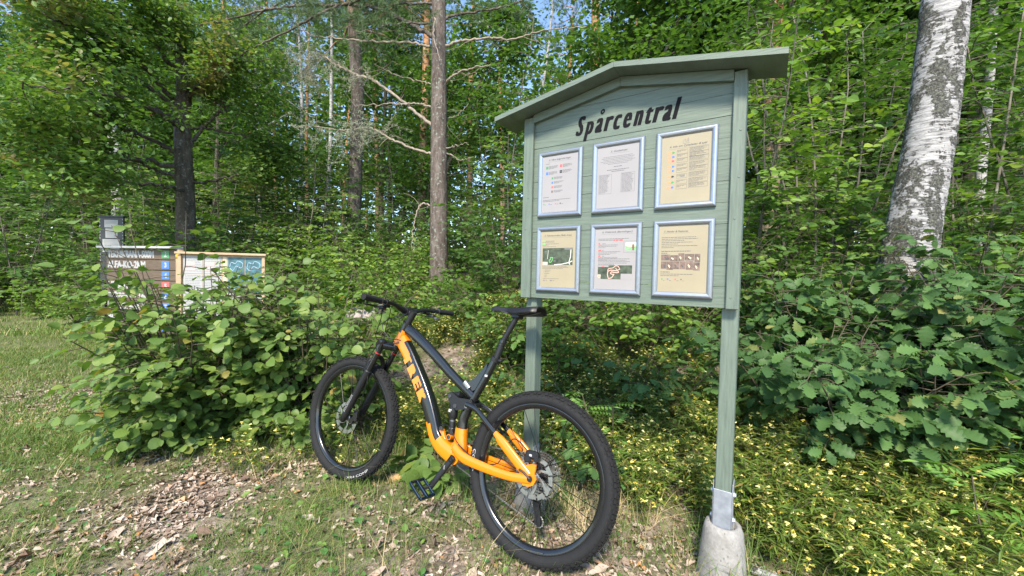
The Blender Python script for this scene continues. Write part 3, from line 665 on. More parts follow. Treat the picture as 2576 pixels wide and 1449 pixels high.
def wheel(rear):
    c = np.zeros(3) if rear else FH
    base = np.array([0, 0, WR]) if rear else FH
    tr = (lambda VF: (VF[0] + base, VF[1])) if rear else (lambda VF: stg((VF[0] + base, VF[1])))
    w = bpy.data.objects.new('rear_wheel' if rear else 'front_wheel', None); COL.objects.link(w); w.parent = bike; w.empty_display_size = .1
    rc = .331; g = Geo()
    prof = [(rc + .0275 * math.cos(a) * (1.0), .0295 * math.sin(a)) for a in np.linspace(-2.55, 2.55, 19)]
    V, F = lathe([(r, y) for r, y in prof], 110, 'y'); mi = np.zeros(len(F), int)
    V2, F2 = tr((V, F)); cen = V[F].mean(1); rr = np.hypot(cen[:, 0], cen[:, 2])
    side = rr < rc + .008
    g.add(V2, F2[~side], 0); g.add(V2, F2[side], 1)
    kr = np.random.default_rng(2)
    for row, (ya, ra, ll, ww, hh) in enumerate(((.0, .03, .014, .010, .008), (.010, .029, .012, .008, .008), (-.010, .029, .012, .008, .008), (.0225, .0215, .015, .009, .009), (-.0225, .0215, .015, .009, .009), (.029, .012, .009, .007, .005), (-.029, .012, .009, .007, .005))):
        n = 76; tilt = math.atan2(ya, ra) if row else 0
        for k in range(n):
            a = (k + (.5 if row in (1, 2, 4, 5) else 0) + (.25 if k % 2 and row > 2 else 0)) * 2 * math.pi / n
            er = np.array([math.cos(a), 0, math.sin(a)]); et = np.array([-math.sin(a), 0, math.cos(a)]); ey = np.array([0, 1.0, 0])
            nn = er * math.cos(tilt) + ey * math.sin(tilt); bb = -er * math.sin(tilt) + ey * math.cos(tilt)
            Rm = np.stack([et, bb, nn], 1); p = er * rc + (nn * (.0285 + hh / 2 - .003))
            V, F = box(p, (ll, ww, hh), 0, Rm); g.add(*tr((V, F[:])), 0)
    g.build('tyre', [M['rubber'], M['rubber_side']], w)
    V, F = lathe([(.311, -.016), (.313, -.013), (.305, -.0135), (.290, -.011), (.287, -.004), (.287, .004), (.290, .011), (.305, .0135), (.313, .013), (.311, .016), (.305, .0165), (.288, .0135), (.284, .005), (.284, -.005), (.288, -.0135), (.305, -.0165)], 96, 'y', close=True)
    Geo().add(*tr((V, F))).build('rim', M['b_black'], w, True)
    hp = [(0, -.062), (.010, -.062), (.012, -.034), (.026, -.032), (.027, -.029), (.014, -.025), (.013, .025), (.027, .029), (.026, .032), (.012, .034), (.011, .062), (0, .062)]
    Geo().add(*tr(lathe(hp, 20, 'y'))).build('hub', M['b_satin'], w, True)
    for k in range(32):
        a = k * 2 * math.pi / 32; sd = 1 if k % 2 else -1; off = (1 if (k // 2) % 2 else -1) * 1.15
        p0 = np.array([.025 * math.cos(a + off), .030 * sd, .025 * math.sin(a + off)]); p1 = np.array([.288 * math.cos(a), .002 * sd, .288 * math.sin(a)])
        Geo().add(*tr(tubeq(np.array([p0, p1]), .0015, 5))).build('spoke', M['spoke'], w)
    # brake disc: a slotted ring and curved arms
    g = Geo(); R0 = .090; n = 72; an = np.arange(n) * 2 * math.pi / n
    ro = R0 + .0016 * np.sin(an * 12); ri = .071 + .002 * np.sin(an * 12 + .8); yy = .0365
    ring = []
    for y in (yy - .001, yy + .001):
        for r in (ro, ri): ring.append(np.stack([r * np.cos(an), np.full(n, y), r * np.sin(an)], 1))
    V = np.concatenate(ring); Fq = []
    for k in range(n):
        k2 = (k + 1) % n
        if k % 6 != 2:
            Fq += [(2 * n + k, 2 * n + k2, 3 * n + k2, 3 * n + k), (k, n + k, n + k2, k2)]
        Fq += [(k, k2, 2 * n + k2, 2 * n + k), (n + k, 3 * n + k, 3 * n + k2, n + k2)]
    g.add(*tr((V, Fq)))
    for k in range(6):
        a = k * math.pi / 3; P = [np.array([r * math.cos(a + t), yy, r * math.sin(a + t)]) for r, t in ((.022, 0), (.045, .22), (.073, .55))]
        V, F = sweep(P, lambda i: superell(.0012, (.009, .005, .0075)[i], 6, 8), (0, 1, 0)); g.add(*tr((V, F)))
    g.add(*tr(lathe([(.0, .039), (.021, .039), (.024, .036), (.024, .034)], 20, 'y')))
    g.build('brake_disc', M['steel'], w)
    Geo().add(*tr(lathe([(.0, .041), (.015, .041), (.017, .0395), (.017, .034)], 20, 'y'))).build('disc_lockring', M['darksteel'], w)
    if rear:
        for k, rc_ in enumerate((.103, .091, .079, .068, .059, .051, .044, .038, .033, .029)):
            y = -.022 - .0036 * k; nt_ = int(rc_ * 2 * math.pi / .0127) * 2; an = np.arange(nt_) * 2 * math.pi / nt_
            ro = np.where(np.arange(nt_) % 2 == 0, rc_, rc_ - .0055); ri = np.full(nt_, rc_ - .0098)
            V = np.concatenate([np.stack([r * np.cos(an), np.full(nt_, yy_), r * np.sin(an)], 1) for yy_ in (y - .0008, y + .0008) for r in (ro, ri)])
            Fq = []
            for q in range(nt_):
                q2 = (q + 1) % nt_; Fq += [(2 * nt_ + q, 2 * nt_ + q2, 3 * nt_ + q2, 3 * nt_ + q), (q, nt_ + q, nt_ + q2, q2), (q, q2, 2 * nt_ + q2, 2 * nt_ + q)]
            g2 = Geo().add(*tr((V, Fq)))
            if k < 5:
                for q in range(5):
                    a = q * 2 * math.pi / 5 + .2 * k
                    P = [np.array([r * math.cos(a + t), y, r * math.sin(a + t)]) for r, t in ((.02, .4), (rc_ * .55, .15), (rc_ - .015, 0))]
                    g2.add(*tr(sweep(P, lambda i: superell(.0009, .0055, 6, 8), (0, 1, 0))))
            g2.build('sprocket', M['steel'], w)
        V, F = arc_text('COMP', .021, .341, .0296, rad(7), 1.75)
    else:
        V, F = arc_text('XR4 COMP', .0175, .341, .0296, rad(258), 2.1)
    # sidewall lettering lies on the tyre's side
    Geo().add(*tr((V + np.array([0, .0012, 0]), F))).build('sidewall_lettering', M['decal'], w)
    return w
wheel(False); wheel(True)
def spline(P, n=24):
    P = np.asarray(P, float); Q = np.concatenate([[2 * P[0] - P[1]], P, [2 * P[-1] - P[-2]]]); out = []
    m = len(P) - 1
    for t in np.linspace(0, m, n):
        i = min(int(t), m - 1); f = t - i; a, b, c, d = Q[i:i + 4]
        out.append(.5 * (2 * b + (c - a) * f + (2 * a - 5 * b + 4 * c - d) * f * f + (3 * b - a - 3 * c + d) * f ** 3))
    return np.array(out)
def xz(*pts, y=0.0): return [(a, y, b) for a, b in pts]
def put(name, VF, mat, parent=None, smooth=True, label=None, mi=None):
    g = Geo()
    for vf in (VF if isinstance(VF, list) else [VF]): g.add(*vf)
    o = g.build(name, mat, parent or bike, smooth, label=label)
    if smooth:
        try: o.data.set_sharp_from_angle(angle=rad(42))
        except Exception: pass
    return o
ORB = [M['b_black'], M['b_orange']]
# --- main frame
def painted(P, prof, kx, fn):
    V, F = sweep(P, prof); n = len(P); g = Geo(); cen = np.array([V[list(f)].mean(0) for f in F])
    k = kx
    for i, f in enumerate(F):
        ring, seg = (i // k, i % k) if i < (n - 1) * k else ((0, 0) if i == (n - 1) * k else (n - 2, 0))
        g.add(V[list(f)], [tuple(range(len(f)))], fn(ring / (n - 1), seg))
    return g
DTP = spline(xz((.972, .868), (.895, .797), (.82, .715), (.755, .640), (.70, .570), (.648, .487), (.605, .412), (.555, .368), (.47, .335)), 60)
KD = 28; pd = superell(1, 1, 4.2, KD)
def dprof(i):
    f = i / 59; return pd * np.array([.027 + .004 * f, .040 - .004 * f + (.006 if f > .75 else 0) * (f - .75) * 4])
nseg = pd[:, 1]; nmid = (nseg + np.roll(nseg, -1)) / 2
def dcol(f, s):
    if f < .145: return 1 if nmid[s] > -.35 + (f < .04) * -1 else 0
    if f > .62: return 1 if nmid[s] > .95 - 1.9 * min(1, (f - .62) / .04) * .5 or f > .80 else 0
    return 0
fr = painted(DTP, dprof, KD, dcol)
def merge(o):
    import bmesh
    bm = bmesh.new(); bm.from_mesh(o.data); bmesh.ops.remove_doubles(bm, verts=bm.verts, dist=1e-5); bm.to_mesh(o.data); bm.free()
    for p in o.data.polygons: p.use_smooth = True
    o.data.set_sharp_from_angle(angle=rad(40)); return o
dt = merge(fr.build('down_tube', ORB, bike))
# big lettering along the flat side of the down tube
tv_ = text('TREK', 1, 0, 0, 1.0)[0]; tmin, tmax = tv_.min(0), tv_.max(0)
dl = np.concatenate([[0], np.cumsum(np.linalg.norm(np.diff(DTP, axis=0), axis=1))])
def on_dt(x, h, off):
    s = .108 + x * .30; i = min(int(np.searchsorted(dl, s)) - 1, 57); f = (s - dl[i]) / (dl[i + 1] - dl[i]); p = DTP[i] * (1 - f) + DTP[i + 1] * f
    t = DTP[i + 1] - DTP[i]; t /= np.linalg.norm(t); nn = np.array([-t[2], 0, t[0]]) ; a = .027 + .004 * (i + f) / 59
    return p + nn * (.0365 - h * .052) + np.array([0, a + off, 0])
g = Geo()
for i_, ch in enumerate('TREK'):
    for k in range(9):
        V, F = text(ch, 1, 0, 0, 1.0); V = (V - V.min(0)) / np.array([np.ptp(V[:, 0]), np.ptp(V[:, 1]), 1]); g.add([on_dt(i_ * .258 + x * .150 + .009 * k, .06 + h * .9 + (.05 if k % 2 else -.05), .0007 + .00006 * k) for x, h, _ in V], F)
g.build('lettering', M['b_orange'], dt)
for z_ in (.47, .52):
    pass
HT0, HT1 = np.array([1.004, 0, .838]), np.array([.951, 0, .960])
hg = Geo(); hp = [(HT0 + (HT1 - HT0) * f) for f in np.linspace(0, 1, 8)]
V, F = tube(hp, [.031, .030, .0285, .0275, .0275, .0275, .0278, .0285], 24)
for i, f in enumerate(F): hg.add(V[list(f)], [tuple(range(len(f)))], 1 if V[list(f)].mean(0)[2] < .915 else 0)
merge(hg.build('head_tube', ORB, bike))
TTP = spline(xz((.950, .938), (.86, .897), (.765, .846), (.67, .790), (.58, .734), (.49, .683), (.405, .637)), 30)
tp = superell(1, 1, 3.0, 20)
tt = put('top_tube', sweep(TTP, lambda i: tp * (.020 - .00008 * i, .0305 - .0003 * i)), M['b_black'])
put('frame_guard', sweep(spline(xz((.47, .694), (.435, .668)), 5), lambda i: superell(.0215, .017, 3, 16) + np.array([0, -.006])), M['steel'], tt)
STU = spline(xz((.303, .846), (.345, .745), (.385, .66), (.425, .575), (.445, .52), (.448, .462)), 24)
put('seat_tube', sweep(STU, lambda i: superell(.019, .019 + .010 * max(0, (i - 9) / 14), 2.4, 18)), M['b_black'])
STL = spline(xz((.4475, .475), (.446, .43), (.440, .385), (.440, .335)), 12)
put('lower_seat_tube', [sweep(STL, lambda i: superell(.026, .031 + .006 * (i / 11), 3, 18)), tube(np.array([(.4385, -.046, .335), (.4385, .046, .335)]), .027, 22),
    sweep(spline(xz((.47, .345), (.54, .385), (.575, .44)), 8), lambda i: superell(.012, .016, 3, 12)), tube(np.array([(.507, -.022, .42), (.507, .022, .42)]), .014, 16),
    tube(np.array([(.452, -.034, .388), (.452, .034, .388)]), .021, 18)], M['b_orange'])
put('frame_gusset', prism([(.342, .815), (.352, .70), (.41, .665), (.455, .697), (.40, .737)], -.012, .012), M['b_black'], smooth=False)
for xx, zz in ((.452, .388), (.507, .42), (.562, .452)):
    put('pivot_bolt', lathe([(0, .036), (.004, .0355), (.0045, .038), (.0095, .038), (.011, .034)], 14, 'y', (xx, 0 if xx < .5 else -.012, zz)), M['darksteel'], smooth=False)
put('seat_clamp', [tube(np.array([STU[0] + np.array([.008, 0, -.018]), STU[0] + np.array([.0, 0, .002])]), .0245, 20), box((.276, 0, .836), (.02, .018, .012), .002)], M['b_satin'])
put('frame_badge', box((.335, .0195, .752), (.016, .003, .010), .001), M['decal'], smooth=False)
# --- rear triangle
for sd in (1, -1):
    SSP = spline([(.418, .038 * sd, .600), (.345, .046 * sd, .588), (.275, .056 * sd, .548), (.17, .062 * sd, .480), (.08, .064 * sd, .418), (.015, .064 * sd, .372)], 26)
    g = Geo(); V, F = sweep(SSP, lambda i: superell(.0085 + .002 * (i > 13), .013 + .009 * min(1, max(0, (i - 13) / 2)), 3, 14))
    for i, f in enumerate(F): g.add(V[list(f)], [tuple(range(len(f)))], 1 if V[list(f)].mean(0)[0] < .205 - .12 * (V[list(f)].mean(0)[2] - .48) * 0 else 0)
    so = merge(g.build('seat_stay', ORB, bike))
    CSP = spline([(.452, .038 * sd, .388), (.405, .047 * sd, .365), (.345, .052 * sd, .352), (.22, .060 * sd, .346), (.10, .066 * sd, .348), (.0, .067 * sd, .362)], 26)
    co = put('chain_stay', sweep(CSP, lambda i: superell(.009, .024 - .0055 * min(1, abs(i - 8) / 12), 3.2, 14)), M['b_orange'])
    put('dropout', [prism([(.035, .330), (.05, .365), (.04, .410), (.0, .425), (-.018, .425), (-.016, .385), (-.026, .366), (-.016, .342), (.005, .332)], .058 * sd, .069 * sd)], M['b_orange'], so, smooth=False)
put('rear_axle', [tube(np.array([(0, -.076, .366), (0, .074, .366)]), .0085, 14), tube(np.array([(0, .074, .366), (0, .080, .366)]), .012, 14), tube(np.array([(0, .077, .366), (.03, .079, .385), (.055, .079, .392)]), .0045, 8)], M['b_satin'])
g = put('rocker_link', [prism([(.545, .63), (.52, .645), (.47, .622), (.40, .625), (.375, .605), (.395, .578), (.43, .572), (.47, .560), (.505, .575), (.53, .60)], sd * .026, sd * .040) for sd in (1, -1)] + [box((.385, 0, .598), (.03, .05, .02), .004)], M['b_satin'], smooth=False)
for xx, zz in ((.482, .580), (.412, .592), (.525, .622)): put('pivot_bolt', lathe([(0, .042), (.005, .042), (.006, .044), (.010, .044), (.0115, .040)], 14, 'y', (xx, 0, zz)), M['steel'] if xx < .45 else M['darksteel'], g, smooth=False)
SH0, SH1 = np.array([.522, 0, .618]), np.array([.508, 0, .425]); sv = (SH1 - SH0)
sh = put('rear_shock', [tube([SH0 + sv * f for f in (-.02, .06)], .016, 16), tube([SH0 + sv * f for f in (.06, .10, .52, .55)], [.018, .0235, .0235, .02], 20), tube([SH0 + sv * f for f in (.5, .97)], .0165, 16), tube(np.array([SH1 + (0, -.02, 0), SH1 + (0, .02, 0)]), .011, 14),
    tube([SH0 + (.0, .01, .01), SH0 + (-.045, .012, .018)], .013, 14)], M['b_satin'])
put('travel_ring', [tube([SH0 + sv * f for f in (.61, .625)], .0176, 16)], M['steel'], sh); put('travel_ring', [tube([SH0 + sv * f for f in (.80, .815)], .0176, 16)], M['steel'], sh)
put('rebound_dial', [tube([SH0 + (.025, .0, .008), SH0 + (.038, .0, .010)], .007, 12)], M['b_red'], sh)
V, F = text('RS', .016, 0, .002, 1); put('decal', (np.stack([SH0[0] + .008 - V[:, 0], np.full(len(V), .0238), SH0[2] - .075 + V[:, 1]], 1), F), M['decal'], sh, smooth=False)
# --- seat post and saddle
sp_ = put('seatpost', [tube(np.array([(.303, 0, .84), (.2775, 0, .930)]), .0165, 18), tube(np.array([(.216, 0, 1.058), (.2775, 0, .930)])[::-1], .0145, 18)], M['b_satin'])
put('seatpost_collar', [tube(np.array([(.283, 0, .912), (.2815, 0, .917)]), .019, 18), tube(np.array([(.278, 0, .924), (.274, 0, .938)]), .0195, 18)], M['b_black'], sp_)
put('saddle_clamp', [box((.213, 0, 1.062), (.045, .05, .022), .004)], M['b_satin'], sp_)
def saddle():
    n, k = 26, 15; V = []
    for i in range(n):
        f = i / (n - 1); x = .366 - f * .285
        w = .020 + .006 * f if f < .35 else .0221 + .051 * (1 - (1 - (f - .35) / .65) ** 2) if f < .93 else .073 - (f - .93) * .22
        if f < .04: w *= .75 + 6 * f
        zc = 1.104 + .012 * abs(f - .42) ** 1.2 + (.016 * max(0, f - .6)) - .012 * max(0, .08 - f) * 8
        for j in range(k):
            a = (j / (k - 1) * 2 - 1); y = w * math.sin(a * 1.45) / math.sin(1.45)
            drop = .030 * abs(a) ** 3.2 * (.45 + .55 * min(1, w / .05)); groove = .004 * math.exp(-(a / .25) ** 2) * (.15 < f < .95)
            V.append((x, y, zc - drop - groove))
    top = np.array(V); bot = top - np.array([0, 0, .006]); bot[:, 1] *= .96
    F = []
    for i in range(n - 1):
        for j in range(k - 1):
            a = i * k + j; F += [(a, a + 1, a + k + 1, a + k), (n * k + a, n * k + a + k, n * k + a + k + 1, n * k + a + 1)]
        for j in (0, k - 1): a = i * k + j; F.append((a, a + k, n * k + a + k, n * k + a))
    for i in (0, n - 1):
        for j in range(k - 1): a = i * k + j; F.append((a, a + 1, n * k + a + 1, n * k + a))
    return np.concatenate([top, bot]), F
sd_ = put('saddle', saddle(), M['b_satin'])
for s in (1, -1): put('saddle_rail', tubeq(spline([(.325, .012 * s, 1.088), (.29, .020 * s, 1.078), (.25, .022 * s, 1.073), (.18, .022 * s, 1.073), (.14, .030 * s, 1.082), (.105, .036 * s, 1.095)], 16), .0036, 8), M['darksteel'], sd_)
# --- cranks, pedals, chain
BB = np.array([.4385, 0, .335]); cdv = np.array([.085, 0, -.140]); cdv /= np.linalg.norm(cdv)
for sd in (1, -1):
    e0 = BB + np.array([0, .060 * sd, 0]); e1 = e0 + sd * cdv * .17 + np.array([0, .014 * sd, 0])
    P = np.array([e0 - sd * cdv * .016, e0, e0 * .6 + e1 * .4, e1, e1 + sd * cdv * .013])
    cr = put('crank_arm', sweep(spline(P, 14), lambda i: superell(.0085, .017 - .0035 * i / 13 if 0 < i < 13 else .008, 3, 14)), M['b_satin'])
    put('crank_bolt', lathe([(0, .008 * sd), (.006, .008 * sd), (.0075, .011 * sd), (.012, .011 * sd), (.012, .005 * sd)], 16, 'y', e0), M['b_black'], cr, False)
    put('crank_decal', box(e0 * .72 + e1 * .28 + np.array([0, .0098 * sd + .004 * .28 * sd, 0]), (.008, .0012, .02), 0), M['darkgrey'], cr, False)
    pc = e1 + np.array([0, .062 * sd, 0]); al = rad(33 if sd > 0 else 20); Rp = np.array([[math.cos(al), 0, -math.sin(al)], [0, 1, 0], [math.sin(al), 0, math.cos(al)]])
    parts = [box(pc, (.105, .016, .014), .002, Rp)]
    for xx in (-.047, .047): parts.append(box(pc + Rp @ np.array([xx, 0, 0]), (.011, .098, .013), .002, Rp))
    for yy in (-.047, .047): parts.append(box(pc + Rp @ np.array([0, yy, 0]), (.084, .010, .013), .002, Rp))
    for xx in (-.047, .047):
        for yy in (-.04, 0, .04):
            for zz in (-.0085, .0085): parts.append(box(pc + Rp @ np.array([xx, yy, zz]), (.003, .003, .005), 0, Rp))
    put('pedal', parts, M['pedalblue'], cr, False)
    put('pedal_axle', tube(np.array([e1, pc]), .007, 12), M['darksteel'], cr)
CR = .066; cy = -.047; n = 64; an = np.arange(n) * 2 * np.pi / n; ro = np.where(np.arange(n) % 2 == 0, CR, CR - .005)
V = np.concatenate([np.stack([BB[0] + r * np.cos(an), np.full(n, y), BB[2] + r * np.sin(an)], 1) for y in (cy - .0015, cy + .0015) for r in (ro, np.full(n, .045))]); Fq = []
for q in range(n):
    q2 = (q + 1) % n; Fq += [(2 * n + q, 2 * n + q2, 3 * n + q2, 3 * n + q), (q, n + q, n + q2, q2), (q, q2, 2 * n + q2, 2 * n + q), (n + q, 3 * n + q, 3 * n + q2, n + q2)]
put('chainring', [(V, Fq)] + [sweep(np.array([BB + (0, cy, 0), BB + np.array([.05 * math.cos(a), cy, .05 * math.sin(a)])]), lambda i: superell(.002, .008, 4, 8)) for a in (.4, 2.0, 3.5, 5.1)], M['darksteel'], smooth=False)
JU, JL = np.array([.012, -.046, .235]), np.array([-.010, -.046, .165])
loop = [BB + np.array([CR * math.cos(a), cy, CR * math.sin(a)]) for a in np.linspace(1.75, -1.45 , 18)]
path = [np.array([.02, -.040, .366 + .076])] + loop[::1] + [JL + np.array([.022 * math.cos(a), 0, .022 * math.sin(a)]) for a in np.linspace(-1.2, -4.2, 10)] + [JU + np.array([.021 * math.cos(a), 0, .021 * math.sin(a)]) for a in np.linspace(-.6, .9, 6)] + [np.array([.06 * math.cos(a), -.040, .366 + .078 * math.sin(a)]) for a in np.linspace(-.7, -3.3, 8)] + [np.array([-.075, -.04, .39]), np.array([-.05, -.04, .43]), np.array([.02, -.04, .442])]
path = np.array(path); dl2 = np.concatenate([[0], np.cumsum(np.linalg.norm(np.diff(path, axis=0), axis=1))]); links = Geo()
for k, s in enumerate(np.arange(0, dl2[-1], .0105)):
    i = min(np.searchsorted(dl2, s, 'right') - 1, len(path) - 2); f = (s - dl2[i]) / (dl2[i + 1] - dl2[i]); p = path[i] * (1 - f) + path[i + 1] * f; t = path[i + 1] - path[i]; t /= np.linalg.norm(t)
    bz = np.cross(t, (0, 1.0, 0)); links.add(*box(p, (.0098, .0065 if k % 2 else .0046, .0070), .0012, np.stack([t, (0, 1.0, 0), bz], 1)))
links.build('chain', M['steel'], bike)
rd = put('rear_derailleur', [prism([(.03, .262), (.022, .215), (.0, .15), (-.022, .15), (-.02, .19), (.0, .245), (.015, .27)], -.053, -.050), prism([(.03, .262), (.022, .215), (.0, .15), (-.022, .15), (-.02, .19), (.0, .245), (.015, .27)], -.042, -.039), box((-.012, -.066, .285), (.05, .03, .045), .008), tube(np.array([(0, -.06, .36), (-.01, -.066, .30)]), .011, 10), tube(np.array([(.012, -.064, .26), (.012, -.04, .24)]), .018, 14)], M['b_satin'], smooth=False)
for j in (JU, JL):
    n = 26; an = np.arange(n) * 2 * np.pi / n; ro = np.where(np.arange(n) % 2 == 0, .025, .021)
    V = np.concatenate([np.stack([j[0] + r * np.cos(an), np.full(n, j[1] + y), j[2] + r * np.sin(an)], 1) for y in (-.002, .002) for r in (ro, np.full(n, .007))]); Fq = []
    for q in range(n): q2 = (q + 1) % n; Fq += [(2 * n + q, 2 * n + q2, 3 * n + q2, 3 * n + q), (q, n + q, n + q2, q2), (q, q2, 2 * n + q2, 2 * n + q)]
    put('jockey_wheel', (V, Fq), M['b_black'], rd, False)
cal = put('rear_brake_caliper', [box((.012, .052, .458), (.062, .030, .034), .008), box((.03, .058, .440), (.03, .018, .03), .005), box((-.012, .05, .447), (.022, .036, .026), .005)], M['b_satin'], smooth=False)
V, F = text('G2', .010, 0, .001, 1); put('decal', (np.stack([.02 - V[:, 0], np.full(len(V), .0676), .455 + V[:, 1]], 1), F), M['decal'], cal, False)
put('brake_hose', tubeq(spline([(.035, .06, .47), (.07, .062, .495), (.12, .05, .50), (.16, .048, .44), (.19, .046, .375), (.30, .04, .36), (.43, .04, .41), (.50, .03, .47), (.57, .02, .47)], 40), .0026, 6), M['b_satin'])
# --- fork
fk = bpy.data.objects.new('fork', None); COL.objects.link(fk); fk.parent = bike; fk.empty_display_size = .1
AX = FH
for sd in (1, -1):
    b = AX + np.array([0, .066 * sd, 0]) + SP * -.004
    lo = [b - SU * .018, b - SU * .010, b + SU * .03, b + SU * .10, b + SU * .24, b + SU * .332, b + SU * .336]
    put('lower_leg', [stg(tube(lo, [.012, .019, .021, .0205, .0225, .0245, .021], 20))], M['b_satin'], fk)
    put('stanchion', [stg(tube([b + SU * .33, b + SU * .505], .0175, 18))], M['b_black'], fk)
    put('seal_ring', [stg(tube([b + SU * .452, b + SU * .458], .0182, 18))], M['b_red'], fk)
put('fork_crown', [stg(sweep(spline([AX + SU * .505 + np.array([0, -.088, 0]), AX + SU * .508 + np.array([0, -.066, 0]), AX + SU * .516 + np.array([0, -.03, 0]) - SP * .03, AX + SU * .52 - SP * .044, AX + SU * .516 + np.array([0, .03, 0]) - SP * .03, AX + SU * .508 + np.array([0, .066, 0]), AX + SU * .505 + np.array([0, .088, 0])], 21), lambda i: superell(.026 if 2 < i < 18 else .022, .021, 3, 16), SP)),
    stg(tube([SA + SU * .515, SA + SU * .552], [.034, .029], 22)), stg(tube([AX + (0, .066, 0) + SU * .48, AX + (0, .066, 0) + SU * .535, AX + (0, .066, 0) + SU * .541], [.023, .022, .014], 18)), stg(tube([AX + (0, -.066, 0) + SU * .48, AX + (0, -.066, 0) + SU * .535, AX + (0, -.066, 0) + SU * .541], [.023, .022, .014], 18))], M['b_black'], fk)
put('fork_arch', [stg(sweep(spline([AX + SU * .325 + np.array([0, -.062, 0]) + SP * .012, AX + SU * .37 + np.array([0, -.052, 0]) + SP * .03, AX + SU * .398 + np.array([0, -.02, 0]) + SP * .036, AX + SU * .398 + np.array([0, .02, 0]) + SP * .036, AX + SU * .37 + np.array([0, .052, 0]) + SP * .03, AX + SU * .325 + np.array([0, .062, 0]) + SP * .012], 20), lambda i: superell(.008, .013, 4, 12), SP))], M['b_satin'], fk)
put('front_axle', [stg(tube(np.array([AX + (0, -.088, 0), AX + (0, .088, 0)]), .009, 14))], M['b_black'], fk)
V, F = text('ROCKSHOX', .021, 0, .001, 1.0)
def leg_side(x, h): return AX + SU * (.05 + x) + np.array([0, .066 + .0206, 0]) + SP * (.007 - h)
put('lettering', (st(np.array([leg_side(x, h) + np.array([0, .0016 + x * .004, 0]) for x, h, _ in V])), F), M['darkgrey'], fk, False)
put('front_brake_caliper', [stg(box(AX + SU * .055 - SP * .065 + np.array([0, .046, 0]), (.035, .034, .062), .008)), stg(box(AX + SU * .02 - SP * .055 + np.array([0, .052, 0]), (.026, .02, .04), .005))], M['b_black'], fk, False)
# --- stem and handlebar
H0 = SA + SU * .682
put('headset', [stg(tube([SA + SU * .676, SA + SU * .684], .030, 22)), stg(tube([SA + SU * .684, SA + SU * .715], .0195, 20)), stg(tube([SA + SU * .550, SA + SU * .556], .031, 22))], M['b_satin'])
BC = SA + SU * .740 + SP * .042
stm = put('stem', [stg(tube([SA + SU * .715, SA + SU * .762], .0215, 20)), stg(sweep(spline([SA + SU * .739, SA + SU * .740 + SP * .02, BC], 6), lambda i: superell(.020, .018, 3, 14))), stg(tube(np.array([BC + (0, -.026, 0), BC + (0, .026, 0)]), .025, 20))], M['b_satin'])
def barp(y):
    a = abs(y); return BC + np.array([-.0, y, 0]) + np.array([-.13 * max(0, a - .03) * .9, 0, .027 * min(1, max(0, (a - .03) / .11)) + .03 * max(0, a - .14)])
hb = put('handlebar', stg(tube([barp(y) for y in np.linspace(-.385, .385, 40)], [.011 + .0065 * math.exp(-(y / .09) ** 4) for y in np.linspace(-.385, .385, 40)], 16)), M['b_satin'])
for sd in (1, -1):
    P = [barp(y * sd) for y in np.linspace(.255, .387, 30)]
    put('grip', stg(tube(P, [.0165 if i in (0, 1, 27, 28, 29) else .0158 + .0009 * (i % 2) for i in range(30)], 18)), M['rubber'], hb)
    put('grip_collar', stg(tube([barp(sd * .250), barp(sd * .256)], .0185, 18)), M['darksteel'], hb)
    q = barp(sd * .205)
    put('brake_lever_body', [stg(tube([barp(sd * .198), barp(sd * .212)], .0165, 16)), stg(sweep(spline([q + (.012, -.012 * sd, -.012), q + (.030, -.03 * sd, -.018), q + (.034, -.06 * sd, -.016)], 8), lambda i: superell(.011, .010, 3, 12), (0, 0, 1)))], M['b_satin'], hb)
    put('brake_lever', stg(sweep(spline([q + (.032, -.008 * sd, -.020), q + (.055, .012 * sd, -.026), q + (.058, .05 * sd, -.027), q + (.050, .085 * sd, -.026), q + (.056, .105 * sd, -.026)], 16), lambda i: superell(.007 - .0002 * i, .004, 3, 10), (0, 0, 1))), M['b_satin'], hb)
    put('shifter' if sd < 0 else 'dropper_lever', [stg(box(q + (.008, .012 * sd, -.032), (.034, .038, .02), .006)), stg(sweep(spline([q + (.0, .015 * sd, -.04), q + (-.018, .03 * sd, -.048), q + (-.024, .05 * sd, -.05)], 6), lambda i: superell(.008, .003, 3, 8), (0, 0, 1)))], M['darksteel'] if sd < 0 else M['b_orange'] if False else M['b_satin'], hb, False)
def cab(P, n=40): put('cable', stg((tubeq(spline(P, n), .0027, 6))), M['b_satin'])
ql, qr = barp(.205), barp(-.205)
cab([ql + (.034, -.06, -.016), ql + (.075, -.12, -.05), BC + (.105, .05, -.12), BC + (.11, .045, -.24), AX + SU * .50 + SP * .02 + np.array([0, .075, 0]), AX + SU * .32 + SP * .025 + np.array([0, .078, 0]), AX + SU * .30 - SP * .03 + np.array([0, .074, 0]), AX + SU * .18 - SP * .045 + np.array([0, .055, 0]), AX + SU * .08 - SP * .065 + np.array([0, .05, 0])])
cab([ql + (.02, .0, -.04), ql + (.07, -.05, -.10), BC + (.12, .10, -.17), BC + (.08, .05, -.205), np.array([.965, .033, .85])])
cab([qr + (.034, .06, -.016), qr + (.09, .14, -.05), BC + (.13, -.01, -.05), BC + (.125, .06, -.10), BC + (.06, .06, -.165), np.array([.955, .034, .865])])
cab([qr + (.02, .0, -.04), qr + (.075, .09, -.04), BC + (.10, -.05, -.05), BC + (.07, -.05, -.14), np.array([.965, -.033, .85])])
